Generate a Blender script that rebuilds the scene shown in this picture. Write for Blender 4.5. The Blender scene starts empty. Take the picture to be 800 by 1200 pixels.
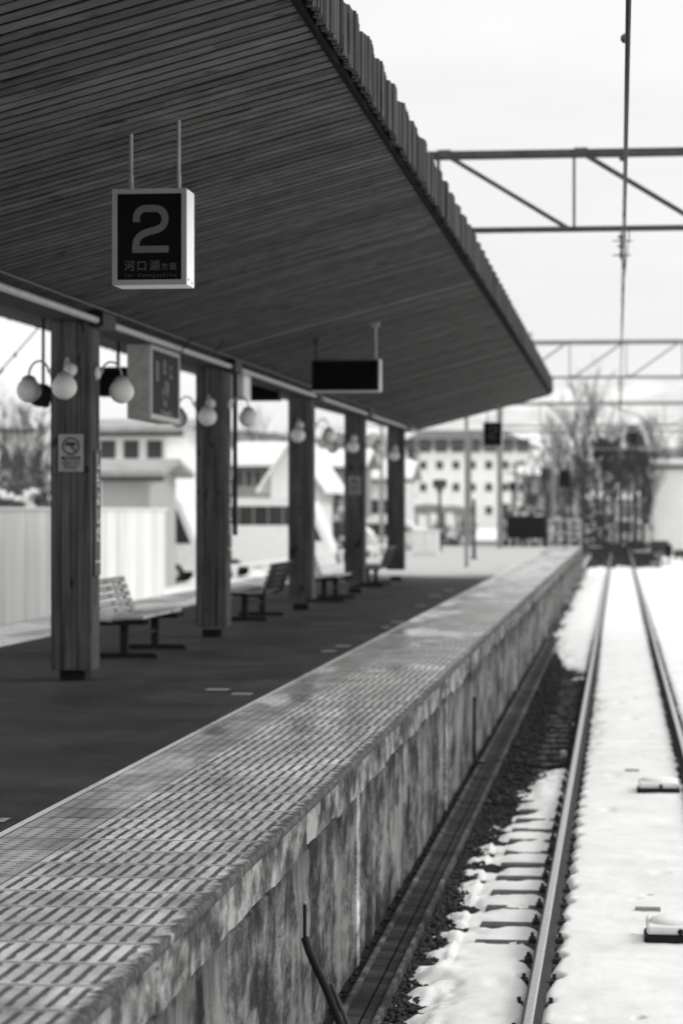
import bpy, math, random
import numpy as np
from mathutils import Vector, Matrix

random.seed(7)
SC = bpy.context.scene
COL = SC.collection
rad = math.radians

# ------------------------------------------------------------------ camera, sky, sun, exposure
F = 2833.3                       # focal length in photo pixels (85 mm on 36 mm)
YAW = rad(6.534)
CAMZ = 1.42                      # above the platform surface (z = 0)
cam = bpy.data.cameras.new('camera')
cam.sensor_fit = 'VERTICAL'; cam.sensor_height = 36; cam.sensor_width = 24; cam.lens = 85
cam.clip_start = 0.1; cam.clip_end = 20000
cam.dof.use_dof = True; cam.dof.focus_distance = 10.8; cam.dof.aperture_fstop = 2.8
cam_o = bpy.data.objects.new('camera', cam); COL.objects.link(cam_o)
cam_o.location = (0, 0, CAMZ); cam_o.rotation_euler = (rad(90), 0, YAW)
SC.camera = cam_o

SUN_EL, SUN_AZ = rad(38), rad(62)     # azimuth measured from +Y towards +X
world = bpy.data.worlds.new('World'); SC.world = world; world.use_nodes = True
wn = world.node_tree; wn.nodes.clear()
sky = wn.nodes.new('ShaderNodeTexSky'); sky.sky_type = 'NISHITA'; sky.sun_disc = False
sky.sun_elevation = SUN_EL; sky.sun_rotation = SUN_AZ; sky.air_density = 1.0; sky.dust_density = 4.0
bw = wn.nodes.new('ShaderNodeRGBToBW')
tc = wn.nodes.new('ShaderNodeTexCoord')
mp = wn.nodes.new('ShaderNodeMapping'); mp.inputs['Scale'].default_value = (1.0, 1.0, 3.2)
cl = wn.nodes.new('ShaderNodeTexNoise'); cl.inputs['Scale'].default_value = 2.6; cl.inputs['Detail'].default_value = 5; cl.inputs['Roughness'].default_value = .52
cr = wn.nodes.new('ShaderNodeMapRange'); cr.inputs['From Min'].default_value = .3; cr.inputs['From Max'].default_value = .68
cr.inputs['To Min'].default_value = 5.7; cr.inputs['To Max'].default_value = 7.2
mx = wn.nodes.new('ShaderNodeMath'); mx.operation = 'MULTIPLY_ADD'; mx.inputs[1].default_value = .10
bg = wn.nodes.new('ShaderNodeBackground'); bg.inputs['Strength'].default_value = 0.125
wo = wn.nodes.new('ShaderNodeOutputWorld')
L = wn.links.new
L(sky.outputs[0], bw.inputs[0]); L(tc.outputs['Generated'], mp.inputs[0]); L(mp.outputs[0], cl.inputs['Vector'])
L(cl.outputs[0], cr.inputs['Value']); L(bw.outputs[0], mx.inputs[0]); L(cr.outputs[0], mx.inputs[2])
sx = wn.nodes.new('ShaderNodeSeparateXYZ'); L(tc.outputs['Generated'], sx.inputs[0])
gr = wn.nodes.new('ShaderNodeMapRange'); gr.inputs['From Min'].default_value = .22; gr.inputs['From Max'].default_value = 1
gr.inputs['To Min'].default_value = .935; gr.inputs['To Max'].default_value = 1.75; L(sx.outputs[2], gr.inputs['Value'])
mu = wn.nodes.new('ShaderNodeMath'); mu.operation = 'MULTIPLY'; L(mx.outputs[0], mu.inputs[0]); L(gr.outputs[0], mu.inputs[1])
g2_ = wn.nodes.new('ShaderNodeMapRange'); g2_.inputs['From Min'].default_value = .0; g2_.inputs['From Max'].default_value = .17
g2_.inputs['To Min'].default_value = 1.10; g2_.inputs['To Max'].default_value = .97; L(sx.outputs[2], g2_.inputs['Value'])
m2_ = wn.nodes.new('ShaderNodeMath'); m2_.operation = 'MULTIPLY'; L(mu.outputs[0], m2_.inputs[0]); L(g2_.outputs[0], m2_.inputs[1])
L(m2_.outputs[0], bg.inputs['Color']); L(bg.outputs[0], wo.inputs[0])

sl = bpy.data.lights.new('sun', 'SUN'); sl.energy = 1.15; sl.angle = rad(18); sl.color = (1, .992, .98)
so = bpy.data.objects.new('sun', sl); COL.objects.link(so)
sd = Vector((math.sin(SUN_AZ) * math.cos(SUN_EL), math.cos(SUN_AZ) * math.cos(SUN_EL), math.sin(SUN_EL)))
so.rotation_euler = sd.to_track_quat('Z', 'Y').to_euler(); so.location = (20, 10, 30)
SC.view_settings.view_transform = 'Standard'; SC.view_settings.look = 'None'
SC.view_settings.exposure = 0.24; SC.view_settings.gamma = 1

# ------------------------------------------------------------------ helpers
def at(u, v, d):
    """world point seen at photo pixel (u, v), d metres deep"""
    xc = (u - 400) / F * d
    return Vector((xc * math.cos(YAW) - d * math.sin(YAW), xc * math.sin(YAW) + d * math.cos(YAW), CAMZ - (v - 600) / F * d))

class NT:
    def __init__(s, name):
        s.m = bpy.data.materials.new(name); s.m.use_nodes = True
        s.t = s.m.node_tree; s.b = s.t.nodes['Principled BSDF']
        s.geo = s.t.nodes.new('ShaderNodeNewGeometry')
        s.pos = s.geo.outputs['Position']
        sp = s.t.nodes.new('ShaderNodeSeparateXYZ'); s.t.links.new(s.pos, sp.inputs[0])
        s.x, s.y, s.z = sp.outputs
        s.b.inputs['Specular IOR Level'].default_value = .4
    def put(s, sock, v):
        if hasattr(v, 'is_output') or isinstance(v, bpy.types.NodeSocket): s.t.links.new(v, sock)
        else:
            if sock.type == 'RGBA' and isinstance(v, (int, float)): v = (v, v, v, 1)
            sock.default_value = v
    def math(s, op, a, b=0.0, c=0.0, clamp=False):
        n = s.t.nodes.new('ShaderNodeMath'); n.operation = op; n.use_clamp = clamp
        for i, v in enumerate((a, b, c)): s.put(n.inputs[i], v)
        return n.outputs[0]
    def add(s, a, b): return s.math('ADD', a, b)
    def sub(s, a, b): return s.math('SUBTRACT', a, b)
    def mul(s, a, b): return s.math('MULTIPLY', a, b)
    def floor(s, a): return s.math('FLOOR', a)
    def frac(s, a): return s.math('FRACT', a)
    def ramp(s, v, a, b, lo=0.0, hi=1.0):
        n = s.t.nodes.new('ShaderNodeMapRange'); n.clamp = True
        for k, q in zip(('Value', 'From Min', 'From Max', 'To Min', 'To Max'), (v, a, b, lo, hi)): s.put(n.inputs[k], q)
        return n.outputs[0]
    def vec(s, x, y, z):
        n = s.t.nodes.new('ShaderNodeCombineXYZ')
        for i, v in enumerate((x, y, z)): s.put(n.inputs[i], v)
        return n.outputs[0]
    def noise(s, scale=5, detail=3, rough=.55, stretch=None, vec=None):
        n = s.t.nodes.new('ShaderNodeTexNoise'); n.inputs['Scale'].default_value = scale
        n.inputs['Detail'].default_value = detail; n.inputs['Roughness'].default_value = rough
        v = vec if vec is not None else s.pos
        if stretch:
            m = s.t.nodes.new('ShaderNodeMapping'); m.inputs['Scale'].default_value = stretch
            s.t.links.new(v, m.inputs[0]); v = m.outputs[0]
        s.t.links.new(v, n.inputs['Vector']); return n.outputs[0]
    def white(s, x, y=0.0, z=0.0):
        n = s.t.nodes.new('ShaderNodeTexWhiteNoise'); n.noise_dimensions = '3D'
        s.t.links.new(s.vec(x, y, z), n.inputs['Vector']); return n.outputs['Value']
    def mix(s, f, a, b):
        return s.add(s.mul(a, s.sub(1.0, f)), s.mul(b, f))
    def color(s, v):                       # grey value with a breath of warmth
        c = s.t.nodes.new('ShaderNodeCombineColor')
        s.put(c.inputs[0], v if not isinstance(v, float) else v); s.put(c.inputs[1], s.mul(v, .995)); s.put(c.inputs[2], s.mul(v, .982))
        s.t.links.new(c.outputs[0], s.b.inputs['Base Color'])
    def rough(s, v): s.put(s.b.inputs['Roughness'], v)
    def bump(s, h, strength=.3, dist=.01):
        n = s.t.nodes.new('ShaderNodeBump'); n.inputs['Strength'].default_value = strength; n.inputs['Distance'].default_value = dist
        s.t.links.new(h, n.inputs['Height']); s.t.links.new(n.outputs[0], s.b.inputs['Normal'])

def plain(name, g, rough=.6, var=.25, scale=6, metal=0, stretch=None, bump=0):
    n = NT(name); n.b.inputs['Specular IOR Level'].default_value = .08 if g < .12 and rough >= .45 else .35; k = n.noise(scale, 4, .6, stretch)
    n.color(n.mul(n.ramp(k, .3, .7, 1 - var, 1 + var), g)); n.rough(rough); n.b.inputs['Metallic'].default_value = metal
    if bump: n.bump(k, bump, .01)
    return n.m

class MB:
    def __init__(s): s.v = []; s.f = []
    def quad(s, pts):
        i = len(s.v); s.v += [tuple(p) for p in pts]; s.f.append(tuple(range(i, i + len(pts))))
    def hexa(s, p):       # 8 points: bottom 4 ccw, top 4 ccw
        i = len(s.v); s.v += [tuple(q) for q in p]
        for f in ((0, 3, 2, 1), (4, 5, 6, 7), (0, 1, 5, 4), (1, 2, 6, 5), (2, 3, 7, 6), (3, 0, 4, 7)): s.f.append(tuple(i + k for k in f))
    def box(s, x0, x1, y0, y1, z0, z1, M=None):
        p = [(x0, y0, z0), (x1, y0, z0), (x1, y1, z0), (x0, y1, z0), (x0, y0, z1), (x1, y0, z1), (x1, y1, z1), (x0, y1, z1)]
        if M is not None: p = [M @ Vector(q) for q in p]
        s.hexa(p)
    def bar(s, a, b, w, h=None):
        a, b = Vector(a), Vector(b); h = h or w; d = (b - a).normalized()
        up = Vector((0, 0, 1)) if abs(d.z) < .95 else Vector((0, 1, 0))
        r = d.cross(up).normalized() * w / 2; t = r.cross(d).normalized() * h / 2
        s.hexa([a - r - t, a + r - t, b + r - t, b - r - t, a - r + t, a + r + t, b + r + t, b - r + t])
    def tube(s, pts, r, n=8, caps=True):
        pts = [Vector(p) for p in pts]; rs = r if isinstance(r, (list, tuple)) else [r] * len(pts)
        i0 = len(s.v); ref = None
        for k, p in enumerate(pts):
            d = (pts[min(k + 1, len(pts) - 1)] - pts[max(k - 1, 0)]).normalized()
            if ref is None: ref = d.orthogonal().normalized()
            a = (ref - d * ref.dot(d)).normalized(); ref = a; b = d.cross(a)
            for j in range(n):
                t = 2 * math.pi * j / n; s.v.append(tuple(p + (a * math.cos(t) + b * math.sin(t)) * rs[k]))
        for k in range(len(pts) - 1):
            for j in range(n):
                q = i0 + k * n; s.f.append((q + j, q + (j + 1) % n, q + n + (j + 1) % n, q + n + j))
        if caps:
            s.f.append(tuple(i0 + j for j in reversed(range(n)))); q = i0 + (len(pts) - 1) * n; s.f.append(tuple(q + j for j in range(n)))
    def lathe(s, c, prof, n=20, M=None):     # prof: (r, z)
        c = Vector(c); i0 = len(s.v)
        for r, z in prof:
            for j in range(n):
                t = 2 * math.pi * j / n; q = Vector((r * math.cos(t), r * math.sin(t), z))
                if M is not None: q = M @ q
                s.v.append(tuple(c + q))
        for k in range(len(prof) - 1):
            for j in range(n):
                q = i0 + k * n; s.f.append((q + j, q + (j + 1) % n, q + n + (j + 1) % n, q + n + j))
    def sphere(s, c, r, n=20, m=12, sq=1.0):
        s.lathe(c, [(max(1e-4, r * math.sin(math.pi * k / m)), -r * sq * math.cos(math.pi * k / m)) for k in range(m + 1)], n)
    def prism(s, poly, f0, f1):              # poly 2d, f0/f1 map (a,b)->3d
        n = len(poly); i = len(s.v); s.v += [tuple(f0(*p)) for p in poly] + [tuple(f1(*p)) for p in poly]
        s.f.append(tuple(i + k for k in reversed(range(n)))); s.f.append(tuple(i + n + k for k in range(n)))
        for k in range(n): s.f.append((i + k, i + (k + 1) % n, i + n + (k + 1) % n, i + n + k))
    def build(s, name, m, parent=None, smooth=False, bevel=0, **kw):
        V = np.array(s.v, dtype=float)
        if parent is not None:
            o = Vector((0, 0, 0)); q = parent
            while q is not None: o += q.location; q = q.parent
        else: o = Vector(((V[:, 0].min() + V[:, 0].max()) / 2, (V[:, 1].min() + V[:, 1].max()) / 2, V[:, 2].min()))
        me = bpy.data.meshes.new(name); me.from_pydata((V - np.array(o)).tolist(), [], s.f); me.update()
        ob = bpy.data.objects.new(name, me); COL.objects.link(ob)
        me.materials.append(m)
        if smooth: me.polygons.foreach_set('use_smooth', [True] * len(me.polygons))
        if parent is not None: ob.parent = parent
        else: ob.location = o
        if bevel:
            b = ob.modifiers.new('bevel', 'BEVEL'); b.width = bevel; b.segments = 2; b.limit_method = 'ANGLE'; b.angle_limit = rad(40)
        if kw: tag(ob, **kw)
        return ob

def tag(o, label=None, cat=None, group=None, kind=None):
    if label: o['label'] = label
    if cat: o['category'] = cat
    if group: o['group'] = group
    if kind: o['kind'] = kind
def thing(name, loc, label, cat, group=None):
    o = bpy.data.objects.new(name, None); COL.objects.link(o); o.location = loc; o.empty_display_size = .1
    tag(o, label, cat, group); return o
def copy_tree(o, parent=None):
    c = o.copy(); COL.objects.link(c)
    if parent is not None: c.parent = parent
    for ch in list(o.children): copy_tree(ch, c)
    return c
def clone(o, loc, label=None, rz=None, group=None):
    c = copy_tree(o); c.location = loc
    if label: c['label'] = label
    if rz is not None: c.rotation_euler.z = rz
    if group: c['group'] = group
    return c
def text_mesh(s, size, extrude=.0015):
    c = bpy.data.curves.new('lettering', 'FONT'); c.body = s; c.size = size; c.align_x = 'CENTER'; c.align_y = 'CENTER'; c.extrude = extrude
    o = bpy.data.objects.new('lettering', c); COL.objects.link(o)
    me = bpy.data.meshes.new_from_object(o.evaluated_get(bpy.context.evaluated_depsgraph_get()))
    bpy.data.objects.remove(o); return me
def text(items, name, m, parent, frame):
    """items: (string, size, a, b); frame maps local (a, b, c) -> parent's local space"""
    mb = MB()
    for s, size, a, b in items:
        me = text_mesh(s, size); i = len(mb.v)
        mb.v += [tuple(frame @ Vector((v.co.x + a, v.co.y + b, v.co.z))) for v in me.vertices]
        mb.f += [tuple(i + k for k in p.vertices) for p in me.polygons]
    me = bpy.data.meshes.new(name); me.from_pydata(mb.v, [], mb.f); me.materials.append(m)
    o = bpy.data.objects.new(name, me); COL.objects.link(o); o.parent = parent; return o
# frames for upright faces: facing -Y (the camera) and facing +X (the track)
FRONT = lambda x, y, z: Matrix(((1, 0, 0, x), (0, 0, -1, y), (0, 1, 0, z), (0, 0, 0, 1)))
SIDE = lambda x, y, z: Matrix(((0, 0, 1, x), (1, 0, 0, y), (0, 1, 0, z), (0, 0, 0, 1)))

rng = np.random.default_rng(3)
_lat = rng.random((256, 256))
def vnoise(x, y):
    xi = np.floor(x).astype(int); yi = np.floor(y).astype(int); fx = x - xi; fy = y - yi
    fx = fx * fx * (3 - 2 * fx); fy = fy * fy * (3 - 2 * fy)
    g = lambda a, b: _lat[a % 256, b % 256]
    return (g(xi, yi) * (1 - fx) + g(xi + 1, yi) * fx) * (1 - fy) + (g(xi, yi + 1) * (1 - fx) + g(xi + 1, yi + 1) * fx) * fy
def fbm(x, y, o=4):
    s = 0; a = .5
    for k in range(o): s = s + a * vnoise(x * 2 ** k + 17 * k, y * 2 ** k + 31 * k); a *= .5
    return s
def sstep(v, a, b):
    t = np.clip((v - a) / (b - a), 0, 1); return t * t * (3 - 2 * t)
def grid(name, xs, ys, Z, m, parent=None, **kw):
    X, Y = np.meshgrid(xs, ys); nx, ny = len(xs), len(ys)
    V = np.stack([X, Y, Z], -1).reshape(-1, 3)
    idx = np.arange(nx * ny).reshape(ny, nx)
    Fc = np.stack([idx[:-1, :-1], idx[:-1, 1:], idx[1:, 1:], idx[1:, :-1]], -1).reshape(-1, 4)
    me = bpy.data.meshes.new(name); me.vertices.add(len(V)); me.vertices.foreach_set('co', V.ravel())
    me.loops.add(Fc.size); me.loops.foreach_set('vertex_index', Fc.ravel())
    me.polygons.add(len(Fc)); me.polygons.foreach_set('loop_start', np.arange(0, Fc.size, 4)); me.polygons.foreach_set('loop_total', np.full(len(Fc), 4))
    me.polygons.foreach_set('use_smooth', np.ones(len(Fc), dtype=bool)); me.update(); me.validate()
    ob = bpy.data.objects.new(name, me); COL.objects.link(ob); me.materials.append(m); tag(ob, **kw); return ob

# ------------------------------------------------------------------ materials
def m_snow():
    n = NT('snow'); a = n.noise(2.2, 5, .6); b = n.noise(28, 4, .6); c = n.noise(190, 2, .6)
    sp = n.ramp(n.noise(75, 3, .7), .66, .74)
    n.color(n.mix(n.mul(sp, .15), n.ramp(a, .3, .7, .68, .82), .5)); n.rough(.75)
    n.bump(n.add(n.mul(a, 2.0), n.add(n.mul(b, .6), n.mul(c, .12))), .30, .02); return n.m
def m_asphalt():
    n = NT('asphalt'); n.b.inputs['Specular IOR Level'].default_value = .12; a = n.noise(.9, 5, .65); f = n.noise(150, 3, .7); s = n.noise(3.0, 4, .6, (1, .35, 1))
    speck = n.ramp(n.noise(32, 2, .5), .68, .75, 0, .05)
    crack = n.ramp(n.math('ABSOLUTE', n.sub(n.noise(.55, 3, .6), .5)), 0, .004, .75, 1)
    v = n.mul(n.mul(n.ramp(a, .36, .64, .6, 1.45), n.ramp(f, .25, .75, .3, 1.8)), .032)
    v = n.mul(n.add(v, speck), n.mul(n.ramp(s, .35, .65, .85, 1.12), crack))
    pale_end = n.ramp(n.add(n.y, n.mul(n.noise(.7, 5, .6, (1, .3, 1)), 9)), 56.5, 61)  # surface turns paler past the far end of the canopy, with a ragged start
    n.color(n.mix(pale_end, v, n.ramp(f, .3, .7, .34, .46))); n.rough(n.ramp(a, .35, .65, .6, .85)); n.bump(f, .8, .006); return n.m
def m_tiles():
    n = NT('edge_paving'); P = .355                   # row pitch along the platform
    ex = n.mul(n.sub(n.noise(9, 3, .6), .5), .010)
    x = n.add(n.math('ABSOLUTE', n.add(n.x, 4.6)), ex)            # distance from the platform's centre line
    ry = n.math('DIVIDE', n.add(n.y, n.mul(ex, 1.3)), P); row = n.floor(ry); fy = n.frac(ry)
    # zone of grooved blocks: x from 2.30 to 3.11
    gp = .0605; gx = n.math('DIVIDE', n.add(x, n.mul(n.white(row), .012)), gp); fx = n.frac(gx)
    def band(v, a, b, w): return n.mul(n.ramp(v, n.sub(a, w), n.add(a, w)), n.ramp(v, n.sub(b, w), n.add(b, w), 1, 0))
    dirtn = n.noise(14, 4, .65)
    wide = n.ramp(dirtn, .35, .7, .34, .54)
    groove = n.mul(band(fx, .05, n.add(wide, .02), .018), band(fy, .105, .95, .008))
    bars = band(x, 2.285, 3.06, .006)
    groove = n.mul(groove, bars)
    joint = n.math('MAXIMUM', n.ramp(fy, .040, .052, 1, 0), n.ramp(fy, .988, .996))
    # dotted blocks
    dx = n.sub(n.frac(n.math('DIVIDE', n.sub(x, 1.955), .070)), .5); dy = n.sub(n.frac(n.math('DIVIDE', n.y, .068)), .5)
    rr = n.math('SQRT', n.add(n.mul(dx, dx), n.mul(dy, dy)))
    dotz = band(x, 1.955, 2.235, .004)
    dot = n.mul(n.ramp(rr, .17, .24, 1, 0), dotz)
    ring = n.mul(n.mul(n.ramp(rr, .16, .22), n.ramp(rr, .34, .44, 1, 0)), n.mul(dotz, n.ramp(dy, -.25, .0, 1, 0)))
    seam = n.math('MAXIMUM', n.ramp(n.math('ABSOLUTE', n.sub(x, 2.262)), .003, .008, 1, 0), n.ramp(n.math('ABSOLUTE', n.sub(x, 1.925)), .004, .009, 1, 0))
    seam = n.math('MAXIMUM', seam, n.mul(joint, n.ramp(x, 1.93, 1.94)))
    bord = n.ramp(x, 1.918, 1.922, 1, 0)
    bj = n.mul(bord, n.ramp(n.frac(n.math('DIVIDE', n.y, .6)), .0, .02, 1, 0))
    base = n.mul(n.ramp(n.noise(5, 5, .7), .3, .7, .72, 1.25), .56)
    base = n.mul(base, n.ramp(n.white(row, n.floor(n.mul(x, 3.4))), 0, 1, .74, 1.2))
    base = n.mul(base, n.ramp(n.noise(95, 2, .6), .3, .7, .84, 1.14))
    stain = n.mul(n.ramp(n.noise(2.6, 5, .7), .50, .68), .42)
    base = n.mul(base, n.sub(1.0, stain))
    base = n.mix(n.ramp(x, 2.262, 2.266, 1, 0), base, n.mul(base, .62))
    base = n.mix(bord, base, .60)
    edge = n.mul(n.ramp(n.add(x, n.mul(n.sub(n.noise(9, 5, .75), .5), .20)), 3.035, 3.085), n.ramp(n.noise(24, 4, .7), .40, .66, 1, .84))
    dark = n.mul(n.ramp(n.noise(30, 3, .6), .3, .7, .5, 1.3), .052)
    v = n.mix(edge, base, n.mul(dark, 1.1))
    v = n.mix(n.mul(groove, n.ramp(n.noise(6, 3, .6), .25, .6, .86, 1)), v, dark)
    v = n.mix(n.math('MAXIMUM', n.mul(seam, .92), n.mul(bj, .95)), v, .045)
    dk = n.mul(n.ramp(rr, .22, .29, 1, 0), dotz)
    v = n.mix(n.mul(dk, .88), v, .05)
    n.color(v)
    wet = n.ramp(n.noise(.8, 4, .6, (1.6, .5, 1)), .40, .60)
    n.rough(n.mix(edge, n.ramp(n.add(wet, n.mul(groove, -.25)), 0, 1, .50, .13), .95)); n.put(n.b.inputs['Specular IOR Level'], n.ramp(edge, 0, 1, .75, .08))
    h = n.add(n.mul(groove, -1.0), n.add(n.mul(seam, -.6), n.add(n.mul(dot, .9), n.mul(n.noise(120, 2, .6), .18))))
    n.bump(h, .5, .004); return n.m
def m_concrete(name, g, lo=.35, hi=1.6, white=.66, fine=.35):
    """mottled, crusted concrete: dark growth, rain streaks and pale bare patches"""
    n = NT(name)
    w = n.noise(1.3, 3, .6)
    yy = n.add(n.y, n.mul(w, .35))
    p = n.vec(0.0, yy, n.z)
    big = n.noise(2.1, 7, .70, (1, .45, .9), p); mid = n.noise(9, 6, .72, (1, .42, .75), p)
    st = n.noise(1.0, 4, .62, (1, 2.6, .45), p); f = n.noise(70, 4, .75)
    v = n.mul(n.ramp(big, .42, .60, lo, hi), n.ramp(mid, .42, .58, .45, 1.5))
    v = n.mul(v, n.ramp(st, .36, .62, .72, 1.22)); v = n.mul(v, n.ramp(f, .25, .75, 1 - fine * 1.5, 1 + fine * 1.5))
    pale = n.ramp(n.add(n.mul(n.noise(1.3, 5, .65, (1, .6, .8), p), .75), n.mul(st, .3)), white - .1, white - .06)
    v = n.mix(n.mul(pale, .75), v, 2.4)
    pit = n.ramp(n.noise(13, 3, .6), .27, .31); v = n.mul(v, n.ramp(pit, 0, 1, .3, 1))
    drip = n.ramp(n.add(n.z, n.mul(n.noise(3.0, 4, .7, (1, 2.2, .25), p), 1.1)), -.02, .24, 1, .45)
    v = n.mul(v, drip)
    n.color(n.mul(v, g)); n.rough(.9); n.b.inputs['Specular IOR Level'].default_value = .15; n.bump(n.add(n.mul(f, .7), n.add(mid, pit)), .7, .014); return n.m
def m_wood(name, g, axis='x', pitch=0, var=.35):
    n = NT(name); n.b.inputs['Specular IOR Level'].default_value = .12
    st = {'x': (.8, 26, 26), 'y': (26, .8, 26), 'z': (30, 30, .9)}[axis]
    a = n.noise(1.0, 4, .6, st); w = n.noise(3.0, 3, .6)
    v = n.mul(n.mul(n.ramp(a, .3, .7, 1 - var, 1 + var), n.ramp(w, .3, .7, .85, 1.15)), g)
    kn = n.ramp(n.noise(4.2, 1, .4, (1.0, 2.2, 1.0) if axis == 'x' else (2.4, 2.4, 1)), .27, .33, .35, 1)
    v = n.mul(v, kn)
    if pitch:
        b = n.floor(n.math('DIVIDE', n.y, pitch)); seg = n.floor(n.add(n.mul(n.x, .55), n.mul(n.white(b), 5)))
        r = n.white(b, seg); v = n.mul(v, n.add(n.ramp(r, 0, 1, .70, 1.25), n.ramp(n.white(b, 7.0, 3.0), .955, .96, 0, 1.2)))
    n.color(v); n.rough(.8); n.bump(a, .35, .004); return n.m

M = {}
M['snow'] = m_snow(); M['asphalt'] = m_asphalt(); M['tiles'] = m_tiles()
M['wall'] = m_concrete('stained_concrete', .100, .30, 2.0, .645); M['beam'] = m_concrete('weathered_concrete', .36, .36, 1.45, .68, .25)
M['coping'] = m_concrete('dark_coping', .06, .6, 1.6, .74, .5); M['trough'] = m_concrete('wet_concrete', .028, .6, 1.4, .9)
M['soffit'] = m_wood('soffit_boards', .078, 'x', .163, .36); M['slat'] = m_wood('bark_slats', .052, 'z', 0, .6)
M['deck'] = plain('roof_deck', .03, .8); M['gap_shade'] = plain('gap_shade_black', .003, .9); M['column'] = m_wood('column_wood', .088, 'z', 0, .62)
M['black'] = plain('black_metal', .018, .45, .15); M['face'] = plain('black_acrylic', .003, .6, .1)
M['sign_grey'] = plain('sign_frame_grey', .24, .5, .05); M['sign_white'] = plain('sign_white', .8, .5, .05)
M['numeral'] = plain('numeral_grey', .10, .5, .08); M['letter'] = plain('letter_grey', .085, .5, .08); M['faint'] = plain('faint_letter', .05, .5, .08)
M['steel'] = plain('galvanised_steel', .30, .45, .2, 12, .3); M['pipe'] = plain('pale_pipe', .36, .5, .1)
M['gantry'] = plain('painted_steel', .075, .55, .25); M['gantry_pale'] = plain('pale_steel', .22, .5, .2)
M['wire'] = plain('wire', .05, .5, .1); M['globe'] = plain('opal_globe', .74, .35, .06)
M['poster'] = plain('poster_paper', .34, .6, .08); M['ink'] = plain('printing_ink', .05, .6, .1); M['red_ink'] = plain('ring_ink', .11, .6, .1)
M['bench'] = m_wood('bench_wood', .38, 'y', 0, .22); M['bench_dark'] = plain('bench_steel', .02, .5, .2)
M['white'] = plain('white_paint', .78, .45, .08); M['panel'] = plain('charcoal_panel', .020, .6, .15); M['yard'] = plain('slushy_gravel', .13, .9, .7, .8, bump=.5); M['curb'] = m_concrete('worn_curb', .075, .6, 1.4, .9); M['lgrey'] = plain('light_grey_paint', .5, .5, .12); M['mgrey'] = plain('mid_grey_paint', .28, .55, .15)
M['dgrey'] = plain('dark_grey_paint', .07, .5, .2); M['glass'] = plain('window_glass', .03, .12, .1); M['tyre'] = plain('rubber', .02, .8, .1)
M['rail_head'] = plain('rail_head', .50, .30, .3, 30, .85, (8, .4, 8)); M['rail_web'] = plain('rusty_rail', .05, .8, .4, 25)
M['sleeper'] = plain('sleeper_concrete', .09, .85, .35, 12, bump=.5); M['stone'] = plain('ballast_stone', .042, .85, .6, 22, bump=.3)
M['gravel'] = plain('dirty_gravel', .020, .9, .7, 45, bump=1.0); M['bark'] = plain('bark', .08, .9, .3)
M['needles'] = plain('needles', .05, .8, .45, 1.2); M['scrub'] = plain('dry_scrub', .12, .85, .5, 2)
M['paint_mark'] = plain('worn_marking', .26, .7, .6, 30); M['plaster'] = plain('white_plaster', .80, .8, .06, 1); M['roof_grey'] = plain('slushy_roof', .30, .8, .3, 1.2); M['plaster2'] = plain('grey_plaster', .36, .8, .08, 1)
M['roof_dark'] = plain('dark_tiles', .14, .7, .25, 2); M['shutter'] = plain('dark_window', .05, .3, .2)
M['insul'] = plain('porcelain', .05, .3, .1)
def m_hill(name, a, b, sc):
    n = NT(name); k = n.noise(sc, 6, .65, (1, 1, 2.2)); n.color(n.ramp(k, .38, .62, a, b)); n.rough(.95); return n.m
M['hill_wood'] = m_hill('wooded_hill', .08, .26, .012); M['hill_pale'] = m_hill('snowy_mountain', .40, .75, .0022)
def m_fence():
    n = NT('pale_sheeting'); k = n.floor(n.mul(n.y, 2.1)); w = n.white(k); s = n.noise(1.0, 4, .6, (2, 2, .25))
    n.color(n.mul(n.mul(n.ramp(w, 0, 1, .84, 1.1), n.ramp(s, .3, .7, .85, 1.1)), .80)); n.rough(.6); return n.m
M['fence'] = m_fence()

# ------------------------------------------------------------------ setting
XE, XC = -1.49, -4.6                 # platform edge, platform centre line
XL = 2 * XC - XE                     # left edge
Y0, Y1 = -8, 101                     # platform from/to
ZB = -1.27                           # ballast level
def ground_z(): return ZB - .02
grid('ground', np.linspace(-4000, 4000, 41), np.linspace(-300, 7000, 41), np.full((41, 41), ZB - .03), M['snow'], kind='structure')
mb = MB(); mb.quad([(-1.7, Y0, ZB - .004), (9.0, Y0, ZB - .004), (9.0, 230, ZB - .004), (-1.7, 230, ZB - .004)]); mb.build('track_bed', M['gravel'], kind='structure')

# asphalt slab of the platform
mb = MB(); xi = 1.88
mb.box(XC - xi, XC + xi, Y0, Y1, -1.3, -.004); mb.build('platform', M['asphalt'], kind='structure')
# edge paving (tiles) on both sides
for s, nm in ((1, 'edge_paving'), (-1, 'edge_paving')):
    mb = MB(); a, b = XC + s * 1.88, XC + s * 3.062
    mb.box(min(a, b), max(a, b), Y0, Y1, -.08, 0); mb.build(nm, M['tiles'], kind='structure')
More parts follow.
